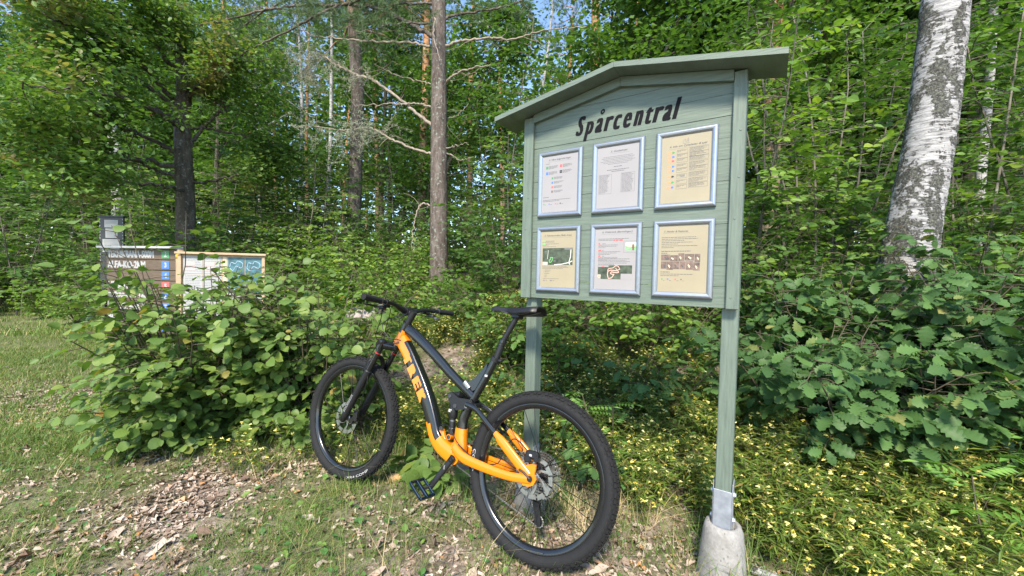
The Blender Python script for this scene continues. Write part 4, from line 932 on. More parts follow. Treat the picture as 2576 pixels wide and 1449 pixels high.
# ------------------------------------------------------------------ trees
def gpos(u, depth, dz=0.0):
    """point on the ground in the photograph's column u at a given depth"""
    v = 700.0
    for _ in range(25):
        p = PX(u, v, depth); e = float(ground_z(p[0], p[1])) - p[2]; v -= e / depth * FPX * 2.515625
    return np.array([p[0], p[1], float(ground_z(p[0], p[1])) + dz])
def trunk_from(pts, radii, k=16, bumpy=.03, rng=RNG, n=40):
    P = spline(pts, n); r = np.interp(np.linspace(0, 1, n), np.linspace(0, 1, len(radii)), radii)
    return tube(P, r, k, jit=bumpy, rng=rng)
def cluster(rng, c, R, n, flat=.6):
    d = rng.standard_normal((n, 3)); d /= np.linalg.norm(d, axis=1)[:, None]; d *= (rng.uniform(.1, 1, n) ** .45)[:, None] * R; d[:, 2] *= flat
    return c + d, d
def leaf_cloud(rng, pts, R, per, size, flat=.6, up=1.1):
    P = []; D = []; N = []
    for c in pts:
        p, d = cluster(rng, c, R * rng.uniform(.7, 1.25), per, flat); P.append(p)
        h = d.copy(); h[:, 2] *= .4; D.append(h / R + .5 * rng.standard_normal((per, 3)) * (1, 1, .5) + np.array([0, 0, -.15])); N.append(np.array([0, 0, up]) + .5 * d / R + .42 * rng.standard_normal((per, 3)))
    P = np.concatenate(P); return P, np.concatenate(D), np.concatenate(N), size * rng.uniform(.6, 1.2, len(P))
def decid(rng, H, r0, cr, base, nl, per, lsize, R=.5, tmpl=LEAF2, lmat='wood', bark='oakbark', lean=(0, 0), sub=4, name='broadleaf_tree', label='', cat='tree', group=None, upl=.5):
    """broad-leaved tree at the origin: trunk, limbs, crown of small leaves"""
    t = thing(name, label, cat, (0, 0, 0), group)
    tp = wander((0, 0, -.15), (lean[0], lean[1], 1), H, 10, rng, .05); g = Geo(); g.add(*tubeq(tp, r0 * np.linspace(1.15, .12, 11) ** 1.0, 10))
    g.build('trunk', M[bark], t, True); g = Geo(); pts = []
    for k in range(nl):
        f = base + (1 - base) * (k + rng.uniform(0, 1)) / nl; q = f * 10; i = min(int(q), 9); p = tp[i] * (1 - q + i) + tp[i + 1] * (q - i)
        a = k * 2.4 + rng.uniform(-.5, .5); L = cr * (1.05 - .75 * max(0, (f - base) / (1 - base)) ** 1.4) * rng.uniform(.75, 1.15)
        lp = wander(p, (math.cos(a), math.sin(a), upl * rng.uniform(.2, 1.6)), L, 7, rng, .13, .02); g.add(*tubeq(lp, r0 * .38 * np.linspace(1, .15, 8) * (1.1 - f * .6), 6))
        for s in range(sub):
            ff = rng.uniform(.3, 1); j = min(int(ff * 7), 6); a2 = a + rng.choice([-1, 1]) * rng.uniform(.3, 1.2)
            sp2 = wander(lp[j], (math.cos(a2), math.sin(a2), rng.uniform(-.2, .6)), L * .42 * rng.uniform(.6, 1.1), 4, rng, .15); g.add(*tubeq(sp2, r0 * .1 * np.linspace(1, .2, 5), 4)); pts += [sp2[2], sp2[4]]
        pts.append(lp[-1])
    pts.append(tp[-1]); g.build('limbs', M[bark], t, True)
    P, D, N, S = leaf_cloud(rng, pts, R, per, lsize); gg = Geo().inst(*tmpl, frames_from(D, N), P, S); gg.build('crown', M[lmat], t, False)
    return t
def needles(rng, tips, n_tuft, L, mat='needle'):
    """tufts of pine needles: thin triangles in brushes round the twig ends"""
    P = []; Dv = []
    for c, d, ln in tips:
        k = n_tuft; s = rng.uniform(0, 1, k)[:, None]; P.append(c + d * ln * s + .01 * rng.standard_normal((k, 3)))
        q = d * .7 + rng.standard_normal((k, 3)) * .75; Dv.append(q / np.linalg.norm(q, axis=1)[:, None])
    P = np.concatenate(P); Dv = np.concatenate(Dv); N = rng.standard_normal(P.shape)
    tv = np.array([(-.035, 0, 0), (.035, 0, 0), (0, 1, 0)]); return tv, np.array([(0, 1, 2)]), frames_from(Dv, N), P, L * rng.uniform(.7, 1.3, len(P))
def pine(rng, H, r0, base, nb, cr, bark='farpine', name='pine_tree', label='', group=None, n_tuft=26, L=.11, cat='tree', stubs=8):
    t = thing(name, label, cat, (0, 0, 0), group); tp = wander((0, 0, -.15), (rng.uniform(-.02, .02), rng.uniform(-.02, .02), 1), H, 12, rng, .018)
    Geo().add(*tubeq(tp, r0 * np.linspace(1.1, .15, 13), 12)).build('trunk', M[bark], t, True); g = Geo(); tips = []
    for k in range(nb):
        f = base + (1 - base) * (k + rng.uniform(0, 1)) / nb; q = f * 12; i = min(int(q), 11); p = tp[i] * (1 - q + i) + tp[i + 1] * (q - i); a = rng.uniform(0, 6.28)
        L0 = cr * (1.1 - .75 * (f - base) / (1 - base)) * rng.uniform(.6, 1.1); lp = wander(p, (math.cos(a), math.sin(a), rng.uniform(-.1, .45)), L0, 6, rng, .12, .03); g.add(*tubeq(lp, r0 * .22 * np.linspace(1, .15, 7), 5))
        for s in range(9):
            j = int(rng.integers(2, 7)); d = np.array([math.cos(a + rng.uniform(-1.3, 1.3)), math.sin(a + rng.uniform(-1.3, 1.3)), rng.uniform(-.1, .7)]); e = lp[j] + d * L0 * .22
            g.add(*tubeq(np.array([lp[j], e]), r0 * .03, 3)); 
            for q2 in range(3): tips.append((e + .22 * rng.standard_normal(3) * (1, 1, .6) * min(1, L0 * .5), d / np.linalg.norm(d), .16))
    for k in range(stubs):
        f = rng.uniform(.15, base); q = f * 12; i = int(q); p = tp[i] * (1 - q + i) + tp[i + 1] * (q - i); a = rng.uniform(0, 6.28)
        g.add(*tubeq(wander(p, (math.cos(a), math.sin(a), rng.uniform(-.3, .25)), rng.uniform(.3, 1.4), 4, rng, .12), r0 * .10 * np.linspace(1, .3, 5), 4))
    g.build('branches', M['deadwood'] if False else M[bark], t, True)
    tv, tf, R, P, S = needles(rng, tips, n_tuft, L); Geo().inst(tv, tf, R, P, S).build('crown', M['needle'], t)
    return t
def spruce(rng, H, r0, label='', group=None):
    t = thing('spruce_tree', label, 'tree', (0, 0, 0), group); tp = np.array([(0, 0, -.15), (0, 0, H * .5), (0, 0, H)]); Geo().add(*tubeq(tp, [r0, r0 * .6, .01], 10)).build('trunk', M['oakbark'], t, True)
    P = []; D = []; N = []; S = []; g = Geo()
    for k in range(150):
        f = .06 + .93 * (k + rng.uniform(0, 1)) / 150; z = H * f; L = (1 - f) ** .8 * H * .2 * rng.uniform(.7, 1.1) + .15; a = rng.uniform(0, 6.28); h = np.array([math.cos(a), math.sin(a), 0])
        n = int(26 * L + 6); s = np.sqrt(rng.uniform(.05, 1, n)); side = np.array([-h[1], h[0], 0]); p = np.array([0, 0, z]) + h * (s * L)[:, None] + np.array([0, 0, -.28]) * (s ** 1.5 * L)[:, None]
        g.add(*tubeq(np.array([(0, 0, z), np.array([0, 0, z]) + h * L + np.array([0, 0, -.28 * L])]), [.02, .004], 3))
        sg = rng.choice([-1, 1], n)[:, None]; P.append(p); D.append(h * .7 + side * sg * rng.uniform(.2, 1, (n, 1)) + np.array([0, 0, -.35])); N.append(np.array([0, 0, 1.]) + .35 * rng.standard_normal((n, 3))); S.append(rng.uniform(.2, .42, n) * (.5 + .5 * min(1, L)))
    g.build('branches', M['oakbark'], t); tv = np.array([(0, 0, 0), (-.14, .5, -.03), (0, 1, -.1), (.14, .5, -.03)]); Geo().inst(tv, np.array([(0, 3, 2), (0, 2, 1)]), frames_from(np.concatenate(D), np.concatenate(N)), np.concatenate(P), np.concatenate(S)).build('crown', M['spruce'], t)
    return t

# --- the tall pine in the middle, branch by branch
DP = 6.3
pb = gpos(1105, DP, -.05)
pine_main = thing('pine_tree', 'tall bare-trunked pine with dead side branches, between map board and green notice board', 'tree', pb)
pr_ = np.random.default_rng(21)
tr_pts = [PX(1104, v, DP) - pb for v in (720, 640, 500, 390, 260, 120, 0, -140, -300, -520)]; tr_pts[0][2] = -.15
V, F = trunk_from(tr_pts, [.155, .140, .132, .128, .122, .115, .108, .10, .09, .075], 28, .018, pr_, 130)
Geo().add(V, F).build('trunk', M['pinebark'], pine_main, True)
BR = [([(1088, 92), (1027, 56), (956, 23), (890, 14), (773, 13), (671, 25), (560, 52), (490, 66)], .036, 1.2, 1), ([(1083, 61), (1002, 58), (895, 81)], .018, -.3, 1), ([(1082, 117), (1027, 107), (941, 105), (874, 99), (798, 91), (750, 71)], .022, .3, 0),
      ([(1119, 120), (1155, 104), (1221, 97), (1292, 97), (1373, 76), (1475, 69)], .022, -.3, 0), ([(1114, 51), (1155, 36), (1231, 23), (1305, 3), (1380, -40)], .024, .3, 1), ([(1121, 209), (1139, 191), (1180, 173), (1241, 162)], .022, -.4, 0),
      ([(1096, 323), (1048, 285), (1007, 250), (936, 201), (895, 188), (839, 158), (808, 140), (778, 158), (760, 193)], .028, .5, 2), ([(1091, 270), (1048, 261), (986, 262), (895, 265)], .017, .1, 0), ([(1088, 387), (1048, 377), (997, 356), (956, 334), (925, 321), (874, 328), (775, 316)], .022, .2, 2),
      ([(1088, 519), (1063, 514), (1048, 535), (1040, 575), (1036, 626)], .016, -.15, 3), ([(1119, 374), (1144, 367), (1175, 361)], .012, -.2, 3), ([(1117, 380), (1140, 392), (1155, 402), (1190, 395)], .012, -.2, 3), ([(1111, 31), (1093, 51), (1093, 97), (1106, 153)], .018, -.35, 3),
      ([(1098, 215), (1060, 205), (1000, 190), (940, 160)], .012, .8, 0), ([(1110, 300), (1150, 290), (1180, 262)], .010, .5, 0), ([(1102, -30), (980, -20), (840, 20), (720, 80), (620, 130), (540, 185)], .03, .9, 1), ([(1100, -60), (900, -60), (700, 10), (560, 100)], .03, 1.6, 1), ([(1106, 10), (1000, 10), (930, 30), (860, 60)], .02, 1.0, 1), ([(1100, -120), (1000, -180), (880, -160), (760, -120)], .03, .6, 1), ([(1108, -80), (1250, -130), (1400, -110)], .03, .8, 1), ([(1100, -220), (930, -300), (760, -260)], .03, 1.0, 1), ([(1100, -300), (1250, -380), (1380, -330)], .03, -.5, 1)]
tips = []; lich = []
for pts, r, dd, typ in BR:
    n = len(pts); P = np.array([PX(u, v, DP + dd * (i / max(1, n - 1)) ** 1.1) - pb for i, (u, v) in enumerate(pts)])
    P = spline(P, 8 * n); P[1:] += .008 * pr_.standard_normal(P[1:].shape); rr = r * np.linspace(1, .28, len(P)) * (1 + .06 * pr_.standard_normal(len(P)))
    g = Geo(); g.add(*tubeq(P, rr, 8)); L = np.linalg.norm(np.diff(P, axis=0), axis=1).sum()
    for k in range(int(L * (5 if typ != 2 else 13))):
        i = int(pr_.integers(len(P) // 4, len(P))); d = pr_.standard_normal(3) * (1, 1, .7); d /= np.linalg.norm(d); ln = pr_.uniform(.12, .55) * (1 if typ < 2 else .8)
        tw = wander(P[i], d + np.array([0, 0, -.2 if typ == 2 else .1]), ln, 4, pr_, .22); g.add(*tubeq(tw, r * .16 * np.linspace(1, .35, 5) + .001, 4))
        if typ == 2 and i > len(P) * .4:
            lich += list(tw[1:])
            for _ in range(3):
                d2 = pr_.standard_normal(3); tw2 = wander(tw[int(pr_.integers(1, 5))], d2 + np.array([0, 0, -.5]), pr_.uniform(.15, .5), 4, pr_, .3); g.add(*tubeq(tw2, .0025, 3)); lich += list(tw2)
        if typ == 1:
            for _ in range(8): tips.append((tw[-1] + .22 * pr_.standard_normal(3), d, .2))
    g.build('branch', M['deadwood'] if typ != 1 else M['pinebark'], pine_main, True)
tv, tf, R, P, S = needles(pr_, tips, 62, .085); Geo().inst(tv, tf, R, P, S).build('needles', M['needle'], pine_main, kind='stuff')
lp_ = np.repeat(np.array(lich), 11, 0) + .014 * pr_.standard_normal((len(lich) * 11, 3))
Geo().inst(np.array([(0, 0, 0), (.5, .3, .1), (0, 1, 0), (-.3, .4, .4)]), np.array([(0, 1, 2), (0, 2, 3)]), frames_from(pr_.standard_normal(lp_.shape), pr_.standard_normal(lp_.shape)), lp_, .014 * pr_.uniform(.5, 1.5, len(lp_))).build('lichen', M['moss'], pine_main, kind='stuff')

# --- the big leaning birch at the right
DB = 3.3; bb_ = gpos(2262, DB, -.05)
birch = thing('birch_tree', 'big leaning birch with peeling white bark and dark cracked patches, behind the oak saplings', 'tree', bb_)
bp_ = [PX(u, v, d) - bb_ for u, v, d in ((2250, 850, 3.3), (2268, 740, 3.3), (2286, 640, 3.3), (2310, 500, 3.32), (2330, 389, 3.34), (2350, 250, 3.36), (2378, 0, 3.4), (2400, -220, 3.45), (2420, -500, 3.5), (2430, -800, 3.5))]; bp_[0][2] = -.2
br_ = np.random.default_rng(5); P = spline(bp_, 150); rr = np.interp(np.linspace(0, 1, 150), np.linspace(0, 1, 10), [.21, .185, .175, .168, .162, .157, .152, .14, .12, .10])
T_, A_, B_ = frames(P); an = np.arange(44) * 2 * np.pi / 44; sm = br_.standard_normal((150, 44)); sm = (sm + np.roll(sm, 1, 1) + np.roll(sm, 1, 0) + np.roll(sm, -1, 1)) / 4
rad_ = rr[:, None] * (1 + .022 * sm * np.linspace(1.6, .4, 150)[:, None] + .025 * np.sin(3 * an + P[:, 2:3] * 1.7) * np.linspace(1.5, .3, 150)[:, None])
V = (P[:, None] + rad_[..., None] * (np.cos(an)[None, :, None] * A_[:, None] + np.sin(an)[None, :, None] * B_[:, None])).reshape(-1, 3)
i = np.arange(149)[:, None] * 44; j = np.arange(44)[None]; j2 = (j + 1) % 44
Geo().add(V, np.stack([(i + j).ravel(), (i + j2).ravel(), (i + 44 + j2).ravel(), (i + 44 + j).ravel()], 1)).build('trunk', M['birch'], birch, True)

# --- the dark oak at the left
orng = np.random.default_rng(8); DO = 7.6; ob_ = gpos(466, DO, -.05)
oak = thing('oak_tree', 'spreading oak with a dark trunk and partly browned leaves, behind the plank sign', 'tree', ob_)
tp = [PX(u, v, DO) - ob_ for u, v in ((470, 700), (466, 500), (462, 400), (458, 300), (462, 230), (455, 120), (450, -40), (455, -160))]; tp[0][2] = -.15
Geo().add(*trunk_from(tp, [.17, .15, .14, .13, .12, .09, .06, .03], 16, .03, orng)).build('trunk', M['oakbark'], oak, True)
OB = [([(455, 455), (400, 430), (350, 410), (300, 375)], .04, -.6), ([(450, 390), (400, 360), (330, 330), (270, 300), (210, 320)], .045, -1.0), ([(470, 460), (540, 455), (620, 435), (690, 430)], .03, .5), ([(472, 370), (510, 320), (560, 275), (590, 260)], .04, .3), ([(450, 280), (400, 240), (330, 190), (250, 160), (150, 170)], .05, -1.6), ([(466, 250), (520, 200), (600, 160), (680, 150)], .045, -.6),
      ([(450, 260), (380, 190), (310, 110), (220, 70), (110, 60)], .05, -2.2), ([(460, 200), (520, 120), (580, 60)], .04, .8), ([(450, 150), (400, 60), (330, -20)], .04, -1.2), ([(452, 300), (360, 270), (250, 290), (120, 300), (30, 290)], .045, -2.4), ([(455, 420), (330, 400), (200, 390), (90, 370), (-40, 350)], .045, -2.6), ([(470, 480), (420, 470), (340, 460), (240, 450), (150, 430)], .03, -2.4), ([(455, 180), (330, 60), (150, -30), (20, -60)], .045, -2.6), ([(470, 320), (560, 330), (660, 350), (720, 380)], .03, .9), ([(462, 330), (420, 300), (330, 250), (200, 230), (60, 210)], .04, -3.0)]
pts = []
for q, r, dd in OB:
    n = len(q); P = spline([PX(u, v, DO + dd * (i / (n - 1))) - ob_ for i, (u, v) in enumerate(q)], 7 * n); P[1:] += .02 * orng.standard_normal(P[1:].shape)
    g = Geo(); g.add(*tubeq(P, r * np.linspace(1, .2, len(P)), 7))
    for k in range(13):
        i = int(orng.integers(len(P) // 3, len(P))); d = orng.standard_normal(3) * (1, 1, .55); tw = wander(P[i], d, orng.uniform(.3, .9), 4, orng, .2, .02); g.add(*tubeq(tw, r * .22 * np.linspace(1, .2, 5), 4)); pts += [tw[2], tw[4]]
    pts.append(P[-1]); g.build('branch', M['oakbark'], oak, True)
Pq, Dq, Nq, Sq = leaf_cloud(orng, pts, .40, 95, .082, .5, 1.0)
kq = (np.hypot(Pq[:, 0], Pq[:, 1]) > 1.0) | (Pq[:, 2] > 4.2); Geo().inst(*LEAF6, frames_from(Dq[kq], Nq[kq]), Pq[kq], Sq[kq]).build('crown', M['oaktree'], oak)

# --- single trunks that can be told apart
def seen_trunk(name, label, cat, mat, pts, radii, depth, k=14, extra=None):
    b = gpos(pts[0][0], depth, -.05); t = thing(name, label, cat, b); P = [PX(u, v, depth) - b for u, v in pts]; P[0] = np.array([0, 0, -.15])
    r_ = np.random.default_rng(len(bpy.data.objects)); Geo().add(*trunk_from(P, radii, k, .02, r_, 60)).build('trunk', M[mat], t, True); return t, P, r_
def bare_twigs(t, P, r_, n, lo, hi, L, mat='deadwood', r=.012):
    S = spline(P, 60)
    for k in range(n):
        i = int(60 * r_.uniform(lo, hi)); a = r_.uniform(0, 6.28); tw = wander(S[min(i, 59)], (math.cos(a), math.sin(a), r_.uniform(-.4, .5)), L * r_.uniform(.3, 1), 5, r_, .15); g = Geo().add(*tubeq(tw, r * np.linspace(1, .3, 6), 5))
        for _ in range(3): g.add(*tubeq(wander(tw[int(r_.integers(1, 6))], r_.standard_normal(3), L * .3, 3, r_, .2), r * .3, 3))
        g.build('branch', M[mat], t, True)
def with_needles(t, P, r_, n=26, cr=1.6):
    S = spline(P, 60); tips = []; g = Geo()
    for k in range(n):
        i = int(r_.uniform(40, 59)); a = r_.uniform(0, 6.28); L = cr * r_.uniform(.4, 1); tw = wander(S[i], (math.cos(a), math.sin(a), r_.uniform(-.1, .5)), L, 5, r_, .15); g.add(*tubeq(tw, .03 * np.linspace(1, .2, 6), 5))
        for q in range(12): tips.append((tw[int(r_.integers(2, 6))] + .28 * r_.standard_normal(3), np.array([math.cos(a), math.sin(a), .4]), .2))
    g.build('branches', M['farpine'], t, True); tv, tf, R, P2_, S2 = needles(r_, tips, 26, .10); Geo().inst(tv, tf, R, P2_, S2).build('crown', M['needle'], t)
t, P, r_ = seen_trunk('pine_tree', 'second grey pine trunk left of the tall pine, rising out of yellow-green bushes', 'tree', 'pinebark', [(884, 700), (888, 600), (893, 470), (896, 380), (900, 250), (893, 120), (889, 0), (886, -150), (884, -350)], [.16, .15, .145, .14, .135, .13, .125, .11, .08], 8.8); bare_twigs(t, P, r_, 9, .35, .8, 1.2); with_needles(t, P, r_, 30, 2.0)
t, P, r_ = seen_trunk('birch_tree', 'thin white birch trunk left of the second pine, under the lichened twigs', 'tree', 'farbirch', [(822, 690), (826, 500), (832, 330), (834, 150), (836, -50), (838, -220)], [.058, .052, .047, .042, .034, .026], 11.5, 10)
t, P, r_ = seen_trunk('birch_tree', 'leaning white birch trunk left of the dark oak', 'tree', 'farbirch', [(305, 640), (296, 420), (280, 330), (262, 270), (245, 190), (225, 80), (205, -60), (195, -200)], [.19, .175, .17, .16, .15, .14, .12, .09], 12.5, 14)
t, P, r_ = seen_trunk('pine_tree', 'orange pine trunk just left of the leaning birch at the left', 'tree', 'farpine', [(228, 640), (228, 450), (227, 330), (226, 100), (224, -150), (222, -330)], [.15, .14, .13, .12, .1, .07], 17, 10); with_needles(t, P, r_, 26, 2.5)
t, P, r_ = seen_trunk('pine_tree', 'orange-barked pine rising straight above the right end of the board roof', 'tree', 'farpine', [(1935, 660), (1940, 400), (1946, 200), (1950, 60), (1952, -60), (1955, -300)], [.20, .185, .175, .165, .155, .11], 9.5); bare_twigs(t, P, r_, 8, .4, .8, 1.3); with_needles(t, P, r_, 28, 2.2)
t, P, r_ = seen_trunk('pine_tree', 'slim orange pine with small dead twigs between the board roof and the big birch', 'tree', 'farpine', [(2055, 640), (2066, 380), (2072, 180), (2078, 60), (2080, -80), (2084, -300)], [.15, .14, .13, .12, .11, .07], 12.5); bare_twigs(t, P, r_, 7, .4, .8, 1.3); with_needles(t, P, r_, 26, 2.2)
t, P, r_ = seen_trunk('pine_tree', 'reddish pine trunk behind the left slope of the board roof', 'tree', 'farpine', [(1490, 660), (1494, 350), (1497, 120), (1500, -30), (1502, -250)], [.16, .145, .13, .12, .08], 12); bare_twigs(t, P, r_, 6, .5, .85, 1.2); with_needles(t, P, r_, 26, 2.2)
t, P, r_ = seen_trunk('pine_tree', 'shaded brown pine trunk close behind the tall pine', 'tree', 'farpine', [(1058, 660), (1062, 400), (1068, 280), (1072, 150), (1076, -20), (1078, -250)], [.14, .125, .12, .115, .10, .07], 13); bare_twigs(t, P, r_, 5, .4, .8, 1.0); with_needles(t, P, r_, 26, 2.2)
t, P, r_ = seen_trunk('birch_tree', 'slim white birch to the right of the big birch', 'tree', 'farbirch', [(2455, 560), (2468, 440), (2478, 330), (2490, 180), (2500, 0), (2508, -180)], [.095, .085, .08, .078, .072, .05], 8.5, 12)
t, P, r_ = seen_trunk('spruce_tree', 'dark spruce trunk between the big birch and the slim birch', 'tree', 'oakbark', [(2440, 640), (2444, 400), (2447, 200), (2450, 0), (2452, -250)], [.16, .15, .14, .13, .08], 10, 12)
far_spots = [(742, 15, .07, 'farbirch'), (775, 19, .1, 'farpine'), (960, 20, .1, 'farpine'), (985, 17, .07, 'farbirch'), (650, 16, .09, 'farbirch'), (700, 22, .12, 'farpine'), (560, 18, .1, 'farpine'), (1180, 17, .11, 'farpine'), (1260, 20, .12, 'farpine'), (1345, 15, .09, 'farbirch'), (1405, 19, .12, 'farpine'), (1610, 18, .12, 'farpine'), (1700, 14, .07, 'farbirch'), (1765, 20, .13, 'farpine'), (2010, 17, .08, 'farbirch'), (2130, 15, .09, 'farpine'), (2200, 19, .1, 'farpine'), (2180, 14, .06, 'farbirch'), (2540, 13, .09, 'farbirch'), (120, 19, .13, 'farpine'), (50, 22, .14, 'farpine'), (345, 20, .1, 'farbirch'), (390, 18, .12, 'farpine'), (860, 24, .14, 'farpine'), (920, 27, .15, 'farpine'), (1130, 25, .15, 'farpine'), (720, 28, .14, 'farpine'), (620, 26, .15, 'farpine'), (1960, 24, .15, 'farpine'), (2100, 23, .13, 'farpine')]
frng = np.random.default_rng(31)
pp = [pine(np.random.default_rng(40 + k), 15 + k, .13, .55, 26, 2.0, name='pine_tree', label='slender orange-trunked pine', group='distant pines in the wood') for k in range(2)]
def far_birch(rng):
    t = thing('birch_tree', 'thin white birch trunk', 'tree', (0, 0, 0), 'distant birches in the wood'); tp = wander((0, 0, -.15), (.03, .02, 1), 13, 12, rng, .03); Geo().add(*tubeq(tp, np.linspace(.08, .015, 13), 9)).build('trunk', M['farbirch'], t, True)
    pts = [tp[int(rng.integers(6, 13))] + rng.standard_normal(3) * (1.0, 1.0, .8) for _ in range(60)]; g = Geo()
    for p in pts[:40]: g.add(*tubeq(np.array([tp[max(4, min(12, int(p[2] / 13 * 12)))], p]), [.02, .005], 4))
    g.build('branches', M['farbirch'], t); P, D, N, S = leaf_cloud(rng, pts, .5, 28, .11, .8); Geo().inst(*LEAF2, frames_from(D, N), P, S).build('crown', M['wood'], t); return t
fb = [far_birch(np.random.default_rng(50 + k)) for k in range(2)]
def whereabouts(loc):
    d = np.array(loc, float) - CAM; w = d @ FW; u = 1288 + 2.515625 * FPX * (d @ RT) / max(w, .1)
    for lim, s in ((-40, 'beyond the left edge'), (130, 'at the far left edge'), (240, 'left of the information board'), (340, 'behind the plank sign'), (440, 'left of the dark oak'), (500, 'behind the dark oak trunk'), (600, 'just right of the dark oak'), (680, 'behind the map board'), (780, 'right of the map board'), (850, 'under the lichened twigs'), (925, 'around the second pine'), (1030, 'left of the tall pine'), (1095, 'close left of the tall pine'), (1165, 'close right of the tall pine'), (1250, 'right of the tall pine'), (1325, 'at the notice board roof tip'), (1480, 'behind the notice board left half'), (1680, 'behind the notice board middle'), (1880, 'behind the notice board right half'), (1990, 'at the notice board right edge'), (2100, 'right of the notice board'), (2210, 'left of the big birch'), (2370, 'behind the big birch'), (2460, 'right of the big birch'), (2580, 'at the far right edge'), (9999, 'beyond the right edge')):
        if u < lim: break
    return s + (', nearest row' if w < 5 else ', second row' if w < 6.6 else ', third row' if w < 8.2 else ', fourth row' if w < 10.5 else ', deeper in' if w < 14 else ', deep in the wood' if w < 19 else ', farthest in the wood')
used = set()
def place(protos, k, loc, rz, sc):
    p = protos[k % len(protos)]
    if p.name not in used:
        used.add(p.name); p['base'] = p['label']; p['label'] = p['base'] + ' ' + whereabouts(loc); p.location = tuple(float(a) for a in loc); p.rotation_euler = (0, 0, rz); p.scale = (sc, sc, sc); return p
    return dup(p, loc, rz, sc, p['base'] + ' ' + whereabouts(loc))
for k, (u, d, r, m) in enumerate(far_spots): place(pp if m == 'farpine' else fb, k, gpos(u + frng.uniform(-8, 8), d), frng.uniform(0, 6), frng.uniform(.85, 1.2))

# --- canopy and understory: copies of a few grown plants
G1 = 'leafy broadleaf trees in the wood'; can = [decid(np.random.default_rng(60 + k), H, .085, cr, .22, 22, 46, .165, .66, lmat=lm, sub=4, name='broadleaf_tree', label=lab, group=G1)
    for k, (H, cr, lm, lab) in enumerate(((11, 2.6, 'dark', 'dark green leafy tree'), (13, 2.9, 'wood', 'mid green leafy tree'), (9, 2.4, 'dark', 'low dark leafy tree')))]
crng = np.random.default_rng(77); n = 0
cspots = []
for u in np.linspace(-260, 2860, 30):
    for d in (11, 15, 20, 27):
        cspots.append((u + crng.uniform(-60, 60), d * crng.uniform(.9, 1.15)))
for u, d in cspots:
    if 670 < u < 900: continue                       # thinner wood where the sky shows through
    if 1080 < u < 1500 and d > 10: continue
    if 1530 < u < 1680 and d > 12: continue
    if d < 13 and (700 < u < 1000): continue
    if d < 12.5 and u < 500: continue
    place(can, int(crng.integers(3)), gpos(u, d), crng.uniform(0, 6), crng.uniform(.75, 1.1) * (1.0 if d < 18 else 1.15)); n += 1
G2 = 'slender saplings in the understory'; sap = []
def sapling(rng, H, nt, tl, gap, ls, mat, label, name='sapling', group=G2, nstem=1, spread=.12, tmpl=LEAF6, lo=.12, r0=.016):
    t = thing(name, label, 'young tree', (0, 0, 0), group); g = Geo(); P, D, N, S = shrub(rng, nstem, H, spread, nt, tl, gap, ls, g, r0, .4, lo, .35); g.build('stem', M['sapbark'], t, True)
    Geo().inst(*tmpl, frames_from(D, N), P, S).build('crown', M[mat], t); return t
sap = [sapling(np.random.default_rng(90), 3.4, 42, 1.0, .042, .098, 'wood', 'slender leafy sapling'), sapling(np.random.default_rng(91), 2.6, 34, .85, .040, .088, 'light', 'pale green leafy sapling'),
       sapling(np.random.default_rng(92), 4.6, 50, 1.1, .042, .098, 'dark', 'tall dark leafy sapling'), sapling(np.random.default_rng(93), 3.0, 26, .8, .040, .092, 'light', 'forked leafy sapling', nstem=2, spread=.25)]
srng = np.random.default_rng(101)
for u, d, k in [(u + srng.uniform(-45, 45), d * srng.uniform(.88, 1.12), int(srng.choice([0, 0, 1, 2, 3]))) for d, st_ in ((5.6, 130), (7.2, 105), (9, 90), (12, 90), (16, 80)) for u in np.arange(-200, 2800, st_)]:
    if d < 9.5 and u < 800: continue
    if d < 7.2 and u < 1250 and u > 800: continue
    if d < 8.5 and 1020 < u < 1190: continue
    if d < 8.4 and 2435 < u < 2530: continue
    if d < 8 and u > 1860 and srng.uniform() < .3: continue
    if d < 10 and 2010 < u < 2110 and k == 2: continue
    if d < 6.3 and 1250 < u < 1650 and srng.uniform() < .5: continue
    place(sap, k, gpos(u, d), srng.uniform(0, 6), srng.uniform(.75, 1.15)); n += 1
for u, d, k in [(u + srng.uniform(-30, 30), d * srng.uniform(.93, 1.07), int(srng.choice([0, 2, 2, 3]))) for d, st_, a, b in ((9.0, 75, 330, 840), (11.5, 70, -120, 860), (14, 70, -250, 1000), (10.5, 75, -350, 60)) for u in np.arange(a, b, st_)]: place(sap, k, gpos(u, d), srng.uniform(0, 6), srng.uniform(.8, 1.15)); n += 1
for u, d, k, sc in [(1900, 4.3, 3, .95), (1990, 4.6, 0, 1.0), (2090, 4.2, 3, 1.05), (2170, 4.8, 0, 1.0), (2560, 4.2, 0, 1.0), (2550, 3.9, 3, .9), (2410, 5.0, 2, .8), (2620, 4.6, 0, 1), (1850, 5.0, 2, .9)]: place(sap, k, gpos(u, d), srng.uniform(0, 6), sc)
